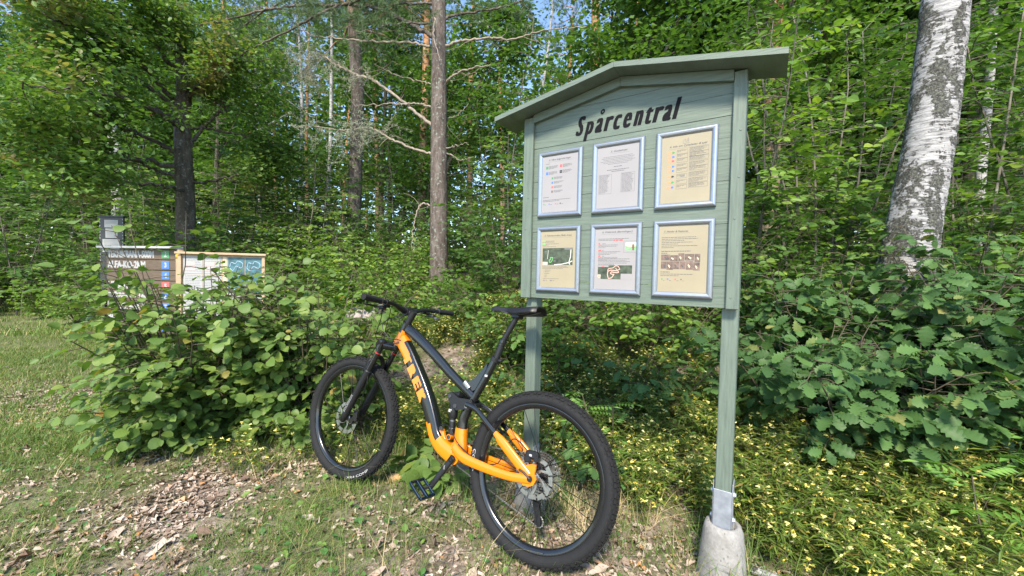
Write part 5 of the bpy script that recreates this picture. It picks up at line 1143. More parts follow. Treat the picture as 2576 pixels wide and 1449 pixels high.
# bare leaning poles of young trees between the board and the birch
for k, (lab, pts, d) in enumerate((('thin bare pole of a young tree nearest the right edge of the board', [(1985, 720), (1960, 560), (1900, 420), (1878, 330)], 4.0), ('forked grey young stem right of the board', [(2010, 700), (2005, 480), (1995, 300), (1955, 160), (1930, 60)], 4.3), ('straight grey young stem midway between board and birch', [(2050, 730), (2052, 560), (2048, 400), (2030, 200), (1990, 20)], 4.1),
        ('grey young stem leaning towards the birch', [(2120, 690), (2150, 520), (2165, 400), (2175, 250), (2170, 80)], 4.5), ('tall pale young stem at the far right of the wood', [(2460, 760), (2500, 520), (2530, 330), (2560, 120), (2580, 0)], 3.9), ('thin pale stem crossing right of the big birch', [(2520, 740), (2470, 600), (2420, 500), (2380, 400)], 4.2), ('thin upright stem beside the big birch foot', [(2395, 720), (2398, 600), (2396, 480), (2400, 330)], 4.0))):
    b = gpos(pts[0][0], d, -.03); t = thing('young_tree', lab, 'young tree', b); P = spline([PX(u, v, d + .15 * i) - b for i, (u, v) in enumerate(pts)], 24); P[0] = (0, 0, -.1); r_ = np.random.default_rng(200 + k)
    Geo().add(*tubeq(P, .014 * np.linspace(1, .5, 24), 7)).build('stem', M['sapbark'], t, True); g = Geo(); tips = []
    for q in range(9):
        i = int(r_.integers(8, 24)); tw = wander(P[i], r_.standard_normal(3) * (1, 1, .4) + np.array([0, 0, .3]), r_.uniform(.3, .9), 4, r_, .12); g.add(*tubeq(tw, .004, 4)); tips += [tw[2], tw[3], tw[4]]
    g.build('twigs', M['sapbark'], t); P_, D, N, S = leaf_cloud(r_, tips, .16, 9, .075, .4); Geo().inst(*LEAF6, frames_from(D, N), P_, S).build('crown', M['wood'], t)
G3 = 'low bushes along the wood edge'; bus = []
def bush(rng, H, ns, spread, nt, tl, gap, ls, mat, label, group=G3, tmpl=LEAF6, name='bush', tips=False):
    t = thing(name, label, 'bush', (0, 0, 0), group); g = Geo(); P, D, N, S = shrub(rng, ns, H, spread, nt, tl, gap, ls, g, .006, .45, .1, .5, tips); g.build('stems', M['stem'], t, True)
    Geo().inst(*tmpl, frames_from(D, N), P, S).build('foliage', M[mat], t); return t
bus = [bush(np.random.default_rng(110), 1.1, 14, .8, 9, .42, .04, .075, 'light', 'low yellow-green bush'), bush(np.random.default_rng(111), .8, 12, 1.0, 9, .4, .04, .07, 'wood', 'low green bush'), bush(np.random.default_rng(112), 1.5, 12, .6, 11, .45, .04, .08, 'dark', 'taller dark leafy bush')]
for u, d, k, sc in [(960, 5.6, 0, .9), (900, 6.4, 0, 1.05), (1000, 6.6, 0, .85), (840, 7.6, 0, 1.1), (1180, 5.4, 1, .8), (1230, 4.6, 1, .8), (1240, 6.0, 2, 1), (1290, 5.2, 2, .9), (780, 8.5, 0, 1.1), (700, 9.2, 1, 1.2), (930, 8.4, 2, 1.1), (1010, 8, 2, 1), (1160, 7.2, 2, 1.0), (1050, 7.4, 0, .9), (1300, 3.9, 1, .8), (1400, 3.7, 1, .9), (1500, 3.9, 1, .95), (1600, 3.6, 0, .85), (1700, 3.5, 1, .9), (1450, 4.6, 2, .9), (1560, 4.5, 2, .9), (1680, 4.4, 2, .9), (1780, 4.0, 2, .85), (1900, 3.7, 0, .8), (1980, 3.5, 1, .85), (2080, 3.9, 1, .9), (2420, 3.2, 1, .9), (2500, 3.3, 1, .9), (2580, 3.0, 1, .9), (2480, 4.0, 2, .9), (2180, 4.3, 2, .9), (1890, 4.2, 2, .9),
                   (60, 12, 2, 1.2), (-20, 11, 2, 1.2), (140, 11, 2, 1.1), (200, 9.5, 1, 1.3), (180, 8.3, 0, .9), (120, 9.2, 0, .9), (240, 10, 2, 1.2), (330, 9.5, 2, 1.2), (400, 9, 2, 1.1), (480, 9, 2, 1.1), (560, 8.6, 2, 1.1), (640, 8.8, 2, 1.2), (520, 7.9, 0, 1.0), (600, 7.6, 1, 1.1), (700, 7.4, 0, 1), (760, 7, 1, 1.1), (440, 7.2, 1, 1.0), (-100, 10, 2, 1.2), (-180, 9, 2, 1.2), (300, 7.4, 1, .8)]:
    place(bus, k, gpos(u + srng.uniform(-12, 12), d), srng.uniform(0, 6), sc * srng.uniform(.9, 1.1))
dw = np.random.default_rng(170); nw = 6200; uu = dw.uniform(-700, 3300, nw); dd = dw.uniform(24, 46, nw); cw_ = CAM + dd[:, None] * (FW + RT * ((uu - 1288) / (FPX * 2.515625))[:, None]); cw_[:, 2] = ground_z(cw_[:, 0], cw_[:, 1]) + 15 * dw.uniform(0, 1, nw) ** 1.25
P_, D_, N_, S_ = leaf_cloud(dw, list(cw_), 1.25, 24, .52, .8); Geo().inst(*LEAF2, frames_from(D_, N_), P_, S_).build('distant_wood', M['wood'], kind='stuff')

for u, d, k, sc in ((425, 6.9, 2, 1.05), (505, 6.6, 2, 1.15), (470, 6.3, 0, 1.2), (560, 6.9, 0, 1.3), (380, 7.2, 2, 1.0), (620, 6.6, 0, 1.2), (540, 7.2, 2, 1.2)): place(bus, k, gpos(u, d), srng.uniform(0, 6), sc)
# ------------------------------------------------------------------ the boards behind the hazel bush
def plate(name, lab, mat, c, s, parent, R=None, b=0.002): return Geo().add(*box(c, s, b, R)).build(name, mat, parent, label=lab)
M['signwood'] = paintmat('weathered_brown_board', (.115, .080, .055), (14, 1, 1) if False else (1.2, 1, 12), .35)
M['palewood'] = paintmat('pale_raw_wood', (.42, .30, .19), (1, 1, 10), .2)
M['postwood'] = paintmat('round_wood_post', (.30, .21, .13), (10, 10, 1), .25)
M['postyellow'] = simple('yellow_post_band', (.62, .36, .05), .6); M['cabinet'] = simple('black_cabinet', (.03, .031, .034), .45)
DS = 5.6; a_, b_ = PX(268, 640, DS), PX(445, 636, DS - .25); wv = (b_ - a_); wv[2] = 0; SWD = np.linalg.norm(wv); rz_ = math.atan2(wv[1], wv[0]); gz = float(ground_z(a_[0], a_[1])) - .03
ps = thing('trail_sign', 'brown plank sign with white trail names and coloured number plates behind the hazel bush', 'sign', (a_[0], a_[1], gz), rz=rz_)
top = PX(268, 626, DS)[2] - gz; ph = (PX(300, 640, DS)[2] - PX(300, 665.5, DS)[2])
rows = (('TEKNIKBANA-500M', '2', 'green'), ('ALFA-KO-2KM', '3', 'blue'), ('', '4', 'blue'), ('URSUT-3KM', '5', 'red'), ('BJÖRNEN-16KM', '6', 'blue'), ('LINGON-8KM', '7', 'blue'), ('BLÅBÄR-4KM', '8', 'red'), ('', '9', 'blue'))
for k, (tx, num, colr) in enumerate(rows):
    zc = top - ph * (k + .5); pl = plate('plank', None, M['signwood'], (SWD / 2 + .003 * (k % 3), .0, zc), (SWD * .98, .024, ph * .95), ps, None, .004)
    if tx:
        V, F = text(tx, 1, .0, .018, .72); V = V - V.min(0); kx = SWD * (.66 if len(tx) > 11 else .54) / V[:, 0].max(); hh = ph * .62 / V[:, 1].max(); jr = np.random.default_rng(k)
        gl = Geo()
        for q in range(4): gl.add(np.stack([V[:, 0] * kx + SWD * .03 + .0035 * q, np.full(len(V), -.0136 - .00005 * q), zc - ph * .34 + V[:, 1] * hh * 1.08 + .004 * (q % 2)], 1), F)
        gl.build('lettering', M['signwhite'], pl)
    np_ = plate('number_plate', None, M[colr], (SWD * .86, -.015, zc + ph * .02), (SWD * .105, .004, ph * .74), ps, None, .0012)
    V, F = text(num, ph * .62, 0, .004, 1.0); V = V - V.min(0); V[:, 0] -= V[:, 0].max() / 2; V[:, 1] -= V[:, 1].max() / 2
    Geo().add(np.stack([V[:, 0] + SWD * .86, np.full(len(V), -.0176), V[:, 1] + zc + ph * .02], 1), F).build('number', M['signwhite'], np_)
plate('roof_cap', None, M['signwhite'], (SWD * .5, -.02, top + .022), (SWD * 1.06, .16, .030), ps, None, .004)
plate('back_post', None, M['signwood'], (.06, .05, top / 2 - .1), (.08, .07, top + .2), ps, None, .004)
pst = Geo().add(*tube(np.array([(SWD * 1.02, .02, -.3), (SWD * 1.02, .02, top + .0)]), .045, 18)).build('post', M['postwood'], ps, True)
for z in (top - .12, top - .72): Geo().add(*tube(np.array([(SWD * 1.02, .02, z), (SWD * 1.02, .02, z + .07)]), .0465, 18)).build('colour_band', M['postyellow'], pst, True)
a_, b_ = PX(450, 640, 5.25), PX(666, 632, 5.45); wv = b_ - a_; wv[2] = 0; MW = np.linalg.norm(wv); gz = float(ground_z(a_[0], a_[1])) - .03
mb = thing('map_board', 'wooden board pinned with white sheets and dark blue trail maps, behind the hazel bush shoots', 'sign', (a_[0], a_[1], gz), rz=math.atan2(wv[1], wv[0]))
t0 = PX(450, 638, 5.25)[2] - gz; mh = .98
plate('back_panel', None, M['palewood'], (MW / 2, .02, t0 - mh / 2), (MW, .02, mh), mb, None, .003)
plate('top_rail', None, M['palewood'], (MW / 2, 0, t0 + .012), (MW * 1.06, .09, .03), mb, None, .004)
for x in (.012, MW - .012): plate('side_rail', None, M['palewood'], (x, -.002, t0 - mh / 2 - .01), (.04, .03, mh), mb, None, .003)
for x in (.05, MW - .05): plate('post', None, M['postwood'], (x, .06, (t0 - mh) / 2 - .05), (.07, .06, t0 - mh + .5 + .3), mb, None, .004)
mr_ = np.random.default_rng(4)
def pinned(x, z, w, h, mat, lines=0, loops=None, boxes=()):
    s = plate('map_sheet' if loops else 'paper_sheet', None, M[mat], (x + w / 2, .0075, z - h / 2), (w, .002, h), mb, None, 0); g = Geo(); nn_ = 0
    for k in range(lines):
        zz = z - h * (.08 + .88 * k / max(1, lines)); x0 = x + w * .08; 
        while x0 < x + w * .85: l = mr_.uniform(.01, .04); g.add([(x0, .0055, zz), (x0 + l, .0055, zz), (x0 + l, .0055, zz + .0035), (x0, .0055, zz + .0035)], [(0, 1, 2, 3)]); x0 += l + .006; nn_ += 1
    if nn_: g.build('print', M['grey'], s)
    for bx, bz, bw, bh in boxes:
        for q in ((0, 0, 1, .03), (0, 1, 1, .03), (0, 0, .03, 1), (1, 0, .03, 1)):
            pass
        plate('printed_box', None, M['mappink'], (x + w * bx, .0060, z - h * bz), (w * bw, .0008, h * bh), s, None, 0); plate('printed_box', None, M['signwhite'], (x + w * bx, .0056, z - h * bz), (w * bw - .008, .0008, h * bh - .008), s, None, 0)
    if loops:
        P = np.array([(x + w * a, .0052, z - h * c) for a, c in loops]); Geo().add(*tube(spline(P, 40), .003, 5)).build('trail_line', M['skyblue'] if mat != 'signwhite' else M['mapblue'], s)
cw = MW * .215
for c in range(2):
    for r in range(4): pinned(.05 + c * (cw + .008), t0 - .03 - r * .235, cw, .225, 'signwhite', 9, None, ((.35, .42, .5, .2), (.35, .7, .5, .22)) if r == 0 else ())
for c in range(2):
    pinned(MW * .56 + c * (MW * .205), t0 - .03, MW * .195, .235, 'teal', 0, [(.1, .6), (.2, .3), (.45, .35), (.6, .2), (.9, .35), (.8, .6), (.5, .5), (.3, .75), (.1, .6)]); pinned(MW * .56 + c * (MW * .205), t0 - .275, MW * .195, .235, 'teal', 0, [(.2, .2), (.5, .4), (.8, .3), (.7, .7), (.4, .8), (.2, .5), (.2, .2)])
    pinned(MW * .56 + c * (MW * .205), t0 - .52, MW * .195, .2, 'signwhite', 7); pinned(MW * .56 + c * (MW * .205), t0 - .73, MW * .195, .22, 'signwhite', 8)
pinned(MW * .50, t0 - .03, MW * .045, .45, 'tan', 0)
DCB = 7.0; a_, b_ = PX(253, 620, DCB), PX(313, 620, DCB); wv = b_ - a_; wv[2] = 0; CW = np.linalg.norm(wv); gz = float(ground_z(a_[0], a_[1])) - .03; ct = PX(253, 546, DCB)[2] - gz
cb = thing('information_cabinet', 'black upright information board with three white notices, behind the plank sign', 'sign', (a_[0], a_[1], gz), rz=math.atan2(wv[1], wv[0]))
plate('panel', None, M['cabinet'], (CW / 2, 0, ct - .55), (CW, .03, 1.1), cb, None, .004); plate('top_cap', None, M['cabinet'], (CW / 2, 0, ct + .01), (CW * 1.1, .07, .025), cb, None, .004)
for x in (.03, CW - .03): plate('post', None, M['cabinet'], (x, .03, (ct - 1.1) / 2 - .1), (.05, .05, ct - 1.1 + .3), cb, None, .004)
for x, z, w, h in ((.10, .05, .27, .13), (.12, .20, .24, .16), (.06, .385, .34, .22)): 
    s = plate('notice', None, M['signwhite'], (x * CW / .48 + w * CW / .96, -.0165, ct - z - h / 2), (w * CW / .48, .002, h), cb, None, 0); g = Geo()
    for k in range(3 if h < .14 else 6): zz = ct - z - .025 - k * .022; g.add([(x * CW / .48 + .02, -.0180, zz), (x * CW / .48 + w * .8, -.0180, zz), (x * CW / .48 + w * .8, -.0180, zz + .006), (x * CW / .48 + .02, -.0180, zz + .006)], [(0, 1, 2, 3)])
    g.build('print', M['pale'], s)
for x in (.012, CW - .012):
    for k in range(17): plate('bright_stud', None, M['signwhite'], (x, -.0165, ct - .04 - k * .055), (.010, .004, .022), cb, None, 0)
p_ = PX(682, 835, 5) ; q_ = PX(470, 548, 9.0)
tg = thing('trail_marker', 'small dark marker board with yellow lettering almost lost in the bushes behind the boards', 'sign', gpos(468, 9.0), rz=-.1)
z_ = q_[2] - tg.location[2]; plate('board', None, M['cabinet'], (0, 0, z_), (.36, .02, .20), tg); Geo().add(*tube(np.array([(0, .03, -.2), (0, .03, z_)]), .03, 10)).build('post', M['postwood'], tg, True)
V, F = text('SPÅR', .085, 0, .003, 1); Geo().add(np.stack([V[:, 0] - .12, np.full(len(V), -.0112), V[:, 1] + z_ - .03], 1), F).build('lettering', M['postyellow'], tg)

# ------------------------------------------------------------------ near plants
HZ = leafmeshes('leaf', [HAZEL, HAZEL2, HAZEL3], 'hazel'); OK_ = leafmeshes('leaf', [OAK, OAK2], 'oak')
def near_bush(name, label, cat, loc, args, meshes, mat, limit, group=None, extra=None, nice='foliage'):
    t = thing(name, label, cat, loc, group); g = Geo(); P, D, N, S = shrub(*args[:8], g, *args[8:])
    if extra:
        for e in extra: a, b, c, d = shrub(*e[:8], g, *e[8:]); P = np.concatenate([P, a]); D = np.concatenate([D, b]); N = np.concatenate([N, c]); S = np.concatenate([S, d])
    low = ground_z(P[:, 0] + loc[0], P[:, 1] + loc[1]) + .02; ok = P[:, 2] + loc[2] > low
    P, D, N, S = P[ok], D[ok], N[ok], S[ok]
    g.build('stems', M['stem'], t, True); leaf_parts(t, 'leaf', meshes, P, D, N, S, limit, mat, nice); return t
h = np.random.default_rng(120)
near_bush('hazel_bush', 'broad hazel bush with big round toothed leaves in front of the plank sign', 'bush', (-2.35, 3.0, -.05), (h, 52, 1.24, .66, 12, .42, .034, .064, .009, .42, .10, .32), HZ, 'hazel', 300, None, [(h, 9, 1.55, .30, 6, .26, .075, .074, .008, .4, .35, .4), (h, 30, .66, 1.25, 9, .38, .036, .062, .007, .4, .15, .1)])
near_bush('hazel_bush', 'smaller yellow-green hazel bush between the broad one and the front wheel', 'bush', (-1.5, 3.1, -.04), (h, 44, 1.20, .60, 11, .38, .034, .062, .008, .4, .10, .32), HZ, 'hazel', 260, None, [(h, 14, .5, 1.1, 7, .34, .04, .062, .006, .4, .15, .1)])
o = np.random.default_rng(130)
for k, (u, d, H, ns, lab) in enumerate(((1985, 2.55, .62, 9, 'dark oak sapling just right of the right post'), (2110, 2.35, .60, 9, 'dark oak sapling in front of the birch foot, left of centre'), (2240, 2.6, .72, 10, 'tall oak sapling hiding the foot of the big birch'), (2370, 2.2, .55, 9, 'oak sapling with dark gap beneath it above the yellow flowers'), (2500, 2.5, .66, 9, 'oak sapling near the right edge, behind the rowan fronds'), (2620, 2.2, .6, 8, 'oak sapling cut by the right edge of the picture'), (2050, 3.0, .7, 9, 'oak sapling behind the others, left of the birch'), (2420, 3.0, .7, 9, 'oak sapling behind the others, right of the birch'))):
    near_bush('oak_sapling', lab, 'young tree', gpos(u, d), (o, ns + 5, H * 1.22, .72, 11, .33, .025, .086, .008, .5, .12, .3, True, .1), OK_, 'oak', 150 if k < 6 else 80)
for k, (u, d, H, lab, n_) in enumerate(((1310, 3.3, .5, 'small oak sapling behind the saddle and left post', 60), (1430, 2.95, .42, 'small oak sapling below the bottom left corner of the board', 60), (1570, 3.1, .5, 'small oak sapling below the middle of the board', 60), (1690, 2.9, .45, 'small oak sapling beside the right post behind the flowers', 60), (1470, 2.42, .30, 'tiny oak sapling seen through the rear wheel', 40), (1200, 3.0, .25, 'tiny oak seedling left of the seat post', 20), (1112, 2.5, .17, 'tiny leafy seedling behind the cranks', 24), (1250, 4.3, .55, 'oak sapling on the slope right of the tall pine', 40))):
    near_bush('oak_sapling', lab, 'young tree', gpos(u, d), (o, 5, H, .9, 6, .22, .032, .085, .005, .5, .12, .3, True, .05), OK_ if k != 6 else HZ, 'oak' if k != 6 else 'hazel', n_)
def frond(nl, ln, w, end=True):
    V = []; F = []
    for k in range(nl):
        for sg in (-1, 1):
            y = .18 + .78 * k / nl; b = len(V); L = ln * (1 - .25 * abs(k / nl - .4)); c = np.array([0, y, -.25 * y * y])
            t = np.array([sg * L, .10, -.06 - .05 * y]); n_ = np.array([-.10 * sg, 1, 0]) * w
            V += [c, c + t * .5 + n_ * .5 + (0, 0, .02), c + t, c + t * .5 - n_ * .5 + (0, 0, .02)]; F += [(b, b + 1, b + 2), (b, b + 2, b + 3)]
    b = len(V); V += [(0, .95, -.23), (-.07, 1.1, -.28), (0, 1.28, -.40), (.07, 1.1, -.28)]; F += [(b, b + 3, b + 2), (b, b + 2, b + 1)]
    b = len(V); V += [(-.008, 0, 0), (.008, 0, 0), (.006, .95, -.23), (-.006, .95, -.23)]; F += [(b, b + 1, b + 2), (b, b + 2, b + 3)]
    return np.array(V, float), np.array(F)
ROW = Geo().add(*frond(6, .30, .11)).mesh('frond', M['rowan'])
def rowan(u, d, H, n_, size, lab):
    loc = gpos(u, d); t = thing('rowan_seedling', lab, 'plant', loc); r_ = np.random.default_rng(int(u)); st_ = wander((0, 0, -.02), (.1 * r_.standard_normal(), .1 * r_.standard_normal(), 1), H, 6, r_, .08); Geo().add(*tubeq(st_, np.linspace(.005, .003, 7), 5)).build('stem', M['stem'], t, True)
    for k in range(n_):
        p = st_[min(6, 2 + int(5 * k / n_))]; a = k * 2.4 + r_.uniform(-.3, .3); Dv = np.array([[math.cos(a), math.sin(a), .45]]); R = frames_from(Dv, np.array([[-.3 * math.cos(a), -.3 * math.sin(a), 1.0]]))[0] * size * r_.uniform(.8, 1.15)
        f_ = link('frond', ROW, t); f_.matrix_basis = Matrix([[*R[0], p[0]], [*R[1], p[1]], [*R[2], p[2]], [0, 0, 0, 1]])
rowan(1505, 2.35, .55, 8, .16, 'bright green rowan seedling above the right side of the rear wheel'); rowan(1545, 2.5, .4, 6, .15, 'smaller rowan seedling behind the rear tyre'); rowan(2480, 1.62, .42, 10, .17, 'fresh green rowan fronds at the right edge above the yellow flowers'); rowan(2585, 1.75, .5, 9, .18, 'rowan fronds in the right corner of the clearing'); rowan(2550, 2.6, .8, 9, .2, 'taller rowan seedling among the oak saplings at the right edge'); rowan(1400, 3.2, .5, 7, .18, 'rowan seedling under the left part of the board'); rowan(1220, 4.6, .5, 8, .2, 'rowan seedling on the slope below the tall pine')
FERN = Geo().add(*frond(14, .16, .05)).mesh('frond', M['light'])
G4 = 'ferns on the slope'; fern = thing('fern', 'feathery light green fern', 'plant', (0, 0, 0), G4)
for k in range(9):
    a = k * .7; Dv = np.array([[math.cos(a), math.sin(a), .7]]); R = frames_from(Dv, np.array([[-math.cos(a), -math.sin(a), 1.0]]))[0] * .5; f_ = link('frond', FERN, fern); f_.matrix_basis = Matrix([[*R[0], 0], [*R[1], 0], [*R[2], 0], [0, 0, 0, 1]])
for u, d in ((1010, 5.3), (1060, 5.6), (960, 5.0), (1150, 5.9), (1190, 5.0), (920, 6.0), (1230, 5.6), (860, 6.4), (1090, 5.0)): place([fern], 0, gpos(u, d), srng.uniform(0, 6), srng.uniform(.7, 1.1))

# ------------------------------------------------------------------ ground cover
def scatter(rng, n, xr, yr, mask=None):
    x = rng.uniform(*xr, n); y = rng.uniform(*yr, n); z = ground_z(x, y); ok = in_view(x, y, z, .18)
    if mask is not None: ok &= rng.uniform(0, 1, n) < mask(x, y)
    return x[ok], y[ok], z[ok]
def fbm(x, y, s, seed=0):
    r = np.random.default_rng(seed); v = 0
    for o_ in range(4):
        a = r.uniform(0, 6.28, 4); f = s * 1.9 ** o_; v = v + .6 ** o_ * (np.sin(f * (x * math.cos(a[0]) + y * math.sin(a[0])) + a[1]) * np.sin(f * (x * math.cos(a[0] + 1.7) + y * math.sin(a[0] + 1.7)) + a[2]))
    return v / 1.6
def yawR(rng, n, tilt=.3):
    a = rng.uniform(0, 6.28, n); D = np.stack([np.cos(a), np.sin(a), tilt * rng.standard_normal(n)], 1); N = np.stack([tilt * rng.standard_normal(n), tilt * rng.standard_normal(n), np.ones(n)], 1); return frames_from(D, N)
gr = np.random.default_rng(140)
def litter_mask(x, y): q = qv(x, y); return np.clip(.66 - 1.1 * fbm(x, y, 1.7, 3), .1, 1) * np.clip(1.15 - q * 1.0, .12, 1) * np.where(x < -2.2, .55, 1)
lg = Geo()
for k, (v_, f_) in enumerate(LITTER):
    x, y, z = scatter(gr, 15000, (-5.5, 3.2), (1.1, 4.6), litter_mask); lg.inst(v_, f_, yawR(gr, len(x), .22), np.stack([x, y, z + gr.uniform(.001, .010, len(x))], 1), gr.uniform(.014, .040, len(x)))
    x, y, z = scatter(gr, 420, (-6, 3.2), (1.1, 5.5), litter_mask); lg.inst(v_, f_, yawR(gr, len(x), .4), np.stack([x, y, z + gr.uniform(.005, .02, len(x))], 1), gr.uniform(.04, .065, len(x)))
lg.build('leaf_litter', M['litter'], smooth=True, kind='stuff')
x, y, z = scatter(gr, 420, (-2.4, 1.9), (1.25, 3.2), litter_mask); nl_ = min(150, len(x)); R = yawR(gr, len(x), .3)
for i in range(nl_):
    o_ = link('fallen_leaf', LITTER_MESH[i % 5]); s_ = gr.uniform(.035, .07); A = R[i] * s_; o_.matrix_basis = Matrix([[*A[0], x[i]], [*A[1], y[i]], [*A[2], z[i] + .016], [0, 0, 0, 1]]); tag(o_, 'dry curled brown leaf lying on the trodden ground of the clearing', 'fallen leaf', 'fallen leaves on the clearing')
# grass: bent, tapering blades in tufts
def blades(rng, x, y, z, L, w, bend=.5, spread=.35):
    n = len(x); a = rng.uniform(0, 6.28, n); h = np.stack([np.cos(a), np.sin(a), np.zeros(n)], 1); s = np.stack([-np.sin(a), np.cos(a), np.zeros(n)], 1); Lr = L * rng.uniform(.5, 1.25, n); b = bend * rng.uniform(.2, 1.6, n); tl = spread * rng.uniform(0, 1, n)
    P0 = np.stack([x, y, z - .005], 1); up = np.array([0, 0, 1.0]); V = []
    for f, ww in ((0, 1), (.4, .85), (.75, .55), (1, 0)):
        c = P0 + up * (Lr * f * (1 - .35 * b * f))[:, None] + h * (Lr * (tl * f + b * f * f * .8))[:, None]
        if ww: V += [c - s * (w * ww), c + s * (w * ww)]
        else: V.append(c)
    V = np.stack(V, 1).reshape(-1, 3); F = np.array([(0, 1, 3), (0, 3, 2), (2, 3, 5), (2, 5, 4), (4, 5, 6)]); return V, (F[None] + (np.arange(n) * 7)[:, None, None]).reshape(-1, 3)
def tufts(rng, n, per, xr, yr, R, mask): 
    x, y, z = scatter(rng, n, xr, yr, mask); x = np.repeat(x, per) + R * rng.standard_normal(len(x) * per); y = np.repeat(y, per) + R * rng.standard_normal(len(y) * per); return x, y, ground_z(x, y)
def grass_mask(x, y): q = qv(x, y); return np.clip(.46 + 1.2 * fbm(x, y, 1.7, 3), .05, 1) * np.clip(1.3 - q, .25, 1)
gg = Geo()
gg.add(*blades(gr, *tufts(gr, 7000, 17, (-4.2, 2.8), (1.1, 3.8), .04, grass_mask), .058, .0010, .9, .8))
gg.add(*blades(gr, *tufts(gr, 900, 30, (-4.2, 2.8), (1.1, 3.8),   .035, grass_mask), .11, .0011, .9, .7))
gg.add(*blades(gr, *tufts(gr, 14000, 13, (-9, -1.2), (2.6, 8), .06, lambda x, y: np.clip(.72 + fbm(x, y, 1.1, 5), .15, 1) * (qv(x, y) < 1.0)), .065, .0024, .6, .5))
gg.add(*blades(gr, *tufts(gr, 5200, 9, (-20, -3.5), (7, 16), .10, lambda x, y: np.clip(.7 + fbm(x, y, .8, 5), .15, 1)), .15, .006, .6, .5))
gg.add(*blades(gr, *tufts(gr, 700, 14, (-1.4, 2.6), (1.2, 3.0), .03, lambda x, y: np.clip(1 - np.abs(qv(x, y) - .05) * 2.2, 0, 1)), .22, .0016, .8, .45))
gg.build('grass', M['grass'], kind='stuff')
M['straw'] = leafmat('dry_grass', [(0, (.38, .29, .15)), (1, (.58, .48, .30))], .15, .6, .2)
sg_ = Geo(); sg_.add(*blades(gr, *tufts(gr, 40, 3, (-3.2, 2.6), (1.2, 3.0), .03, None), .26, .0011, .9, .6)); sg_.add(*blades(gr, *tufts(gr, 26, 50, (-.1, 1.6), (1.9, 2.8), .045, lambda x, y: (np.abs(qv(x, y) - .1) < .22) * 1.0), .18, .0011, 1.0, .6)); sg_.build('dry_grass', M['straw'], kind='stuff')
hg_ = Geo()
for L_, n_, s0, s1 in ((LEAF6, 5200, .014, .032), (LEAF6, 1400, .03, .05)):
    x, y, z = scatter(gr, n_, (-4.5, 2.6), (1.1, 4.4), grass_mask); hg_.inst(*L_, yawR(gr, len(x), .3), np.stack([x, y, z + gr.uniform(.01, .05, len(x))], 1), gr.uniform(s0, s1, len(x)))
x, y, z = scatter(gr, 5200, (-1.5, 4.5), (1.0, 4.2), lambda x, y: np.clip(qv(x, y) * 3, 0, 1) * np.clip(.1 - 1.1 * fbm(x, y, 2.4, 4), .08, 1)); hg_.inst(*LEAF6, yawR(gr, len(x), .35), np.stack([x, y, z + gr.uniform(.02, .20, len(x))], 1), gr.uniform(.025, .06, len(x)))
hg_.build('herbs', M['herb'], kind='stuff')
tw_ = Geo(); x, y, z = scatter(gr, 1500, (-4.5, 3.0), (1.1, 4.5), lambda x, y: litter_mask(x, y) + .1)
for i in range(len(x)): a = gr.uniform(0, 6.28); L_ = gr.uniform(.03, .16); tw_.add(*tubeq(np.array([(x[i], y[i], z[i] + .012), (x[i] + L_ * math.cos(a), y[i] + L_ * math.sin(a), z[i] + .012 + gr.uniform(0, .012))]), gr.uniform(.0008, .0022), 4))
tw_.build('twig_litter', M['twig'], kind='stuff')
# undergrowth on the slope and under the trees
ug = Geo(); ugr = np.random.default_rng(150)
for xr, yr, n_, s0, s1, hh in (((-2.5, 5.5), (2.4, 6), 30000, .03, .06, .22), ((-9, 9), (5, 12), 38000, .05, .10, .35), ((-24, 26), (10, 26), 36000, .10, .2, .6)):
    x, y, z = scatter(ugr, n_, xr, yr, lambda x, y: np.clip((qv(x, y) - .35) * 1.4, 0, 1) * np.clip(.75 + fbm(x, y, 1.0, 9), .1, 1) * ~((np.abs(x + .62) < .5) & (np.abs(y - 4.2) < .55))); ug.inst(*LEAF6, yawR(ugr, len(x), .45), np.stack([x, y, z + hh * ugr.uniform(0, 1, len(x)) ** 1.3], 1), ugr.uniform(s0, s1, len(x)))
ug.build('undergrowth', M['wood'], kind='stuff')
# cow-wheat: narrow paired leaves and yellow tube flowers
def cow_plant(rng, H):
    lp, lf_, fp, ff_, stg_ = [], [], [], [], []
    sv = Geo(); P = wander((0, 0, 0), (.25 * rng.standard_normal(), .25 * rng.standard_normal(), 1), H, 6, rng, .10); stems = [P]
    for k in range(4): a = rng.uniform(0, 6.28); i = int(rng.integers(1, 5)); stems.append(wander(P[i], (math.cos(a), math.sin(a), .9), H * .55 * rng.uniform(.5, 1), 5, rng, .1))
    LP, LD, LN, FP, FD = [], [], [], [], []
    for S_ in stems:
        sv.add(*tubeq(S_, np.linspace(.0012, .0007, len(S_)), 3))
        for i in range(1, len(S_)):
            for half in (0, .5):
                p = S_[i - 1] * (1 - half) + S_[i] * half if half else S_[i]; a = rng.uniform(0, 6.28)
                for sg in (0, math.pi): LP.append(p); LD.append((math.cos(a + sg), math.sin(a + sg), .25 * rng.standard_normal() + .1)); LN.append((0, 0, 1.))
            if i >= len(S_) - 3 and rng.uniform() < .5:
                a = rng.uniform(0, 6.28)
                for sg in (-.35, .35): FP.append(S_[i]); FD.append((math.cos(a + sg), math.sin(a + sg), .15 + .3 * rng.standard_normal()))
    return sv, np.array(LP), np.array(LD), np.array(LN), np.array(FP).reshape(-1, 3), np.array(FD).reshape(-1, 3)
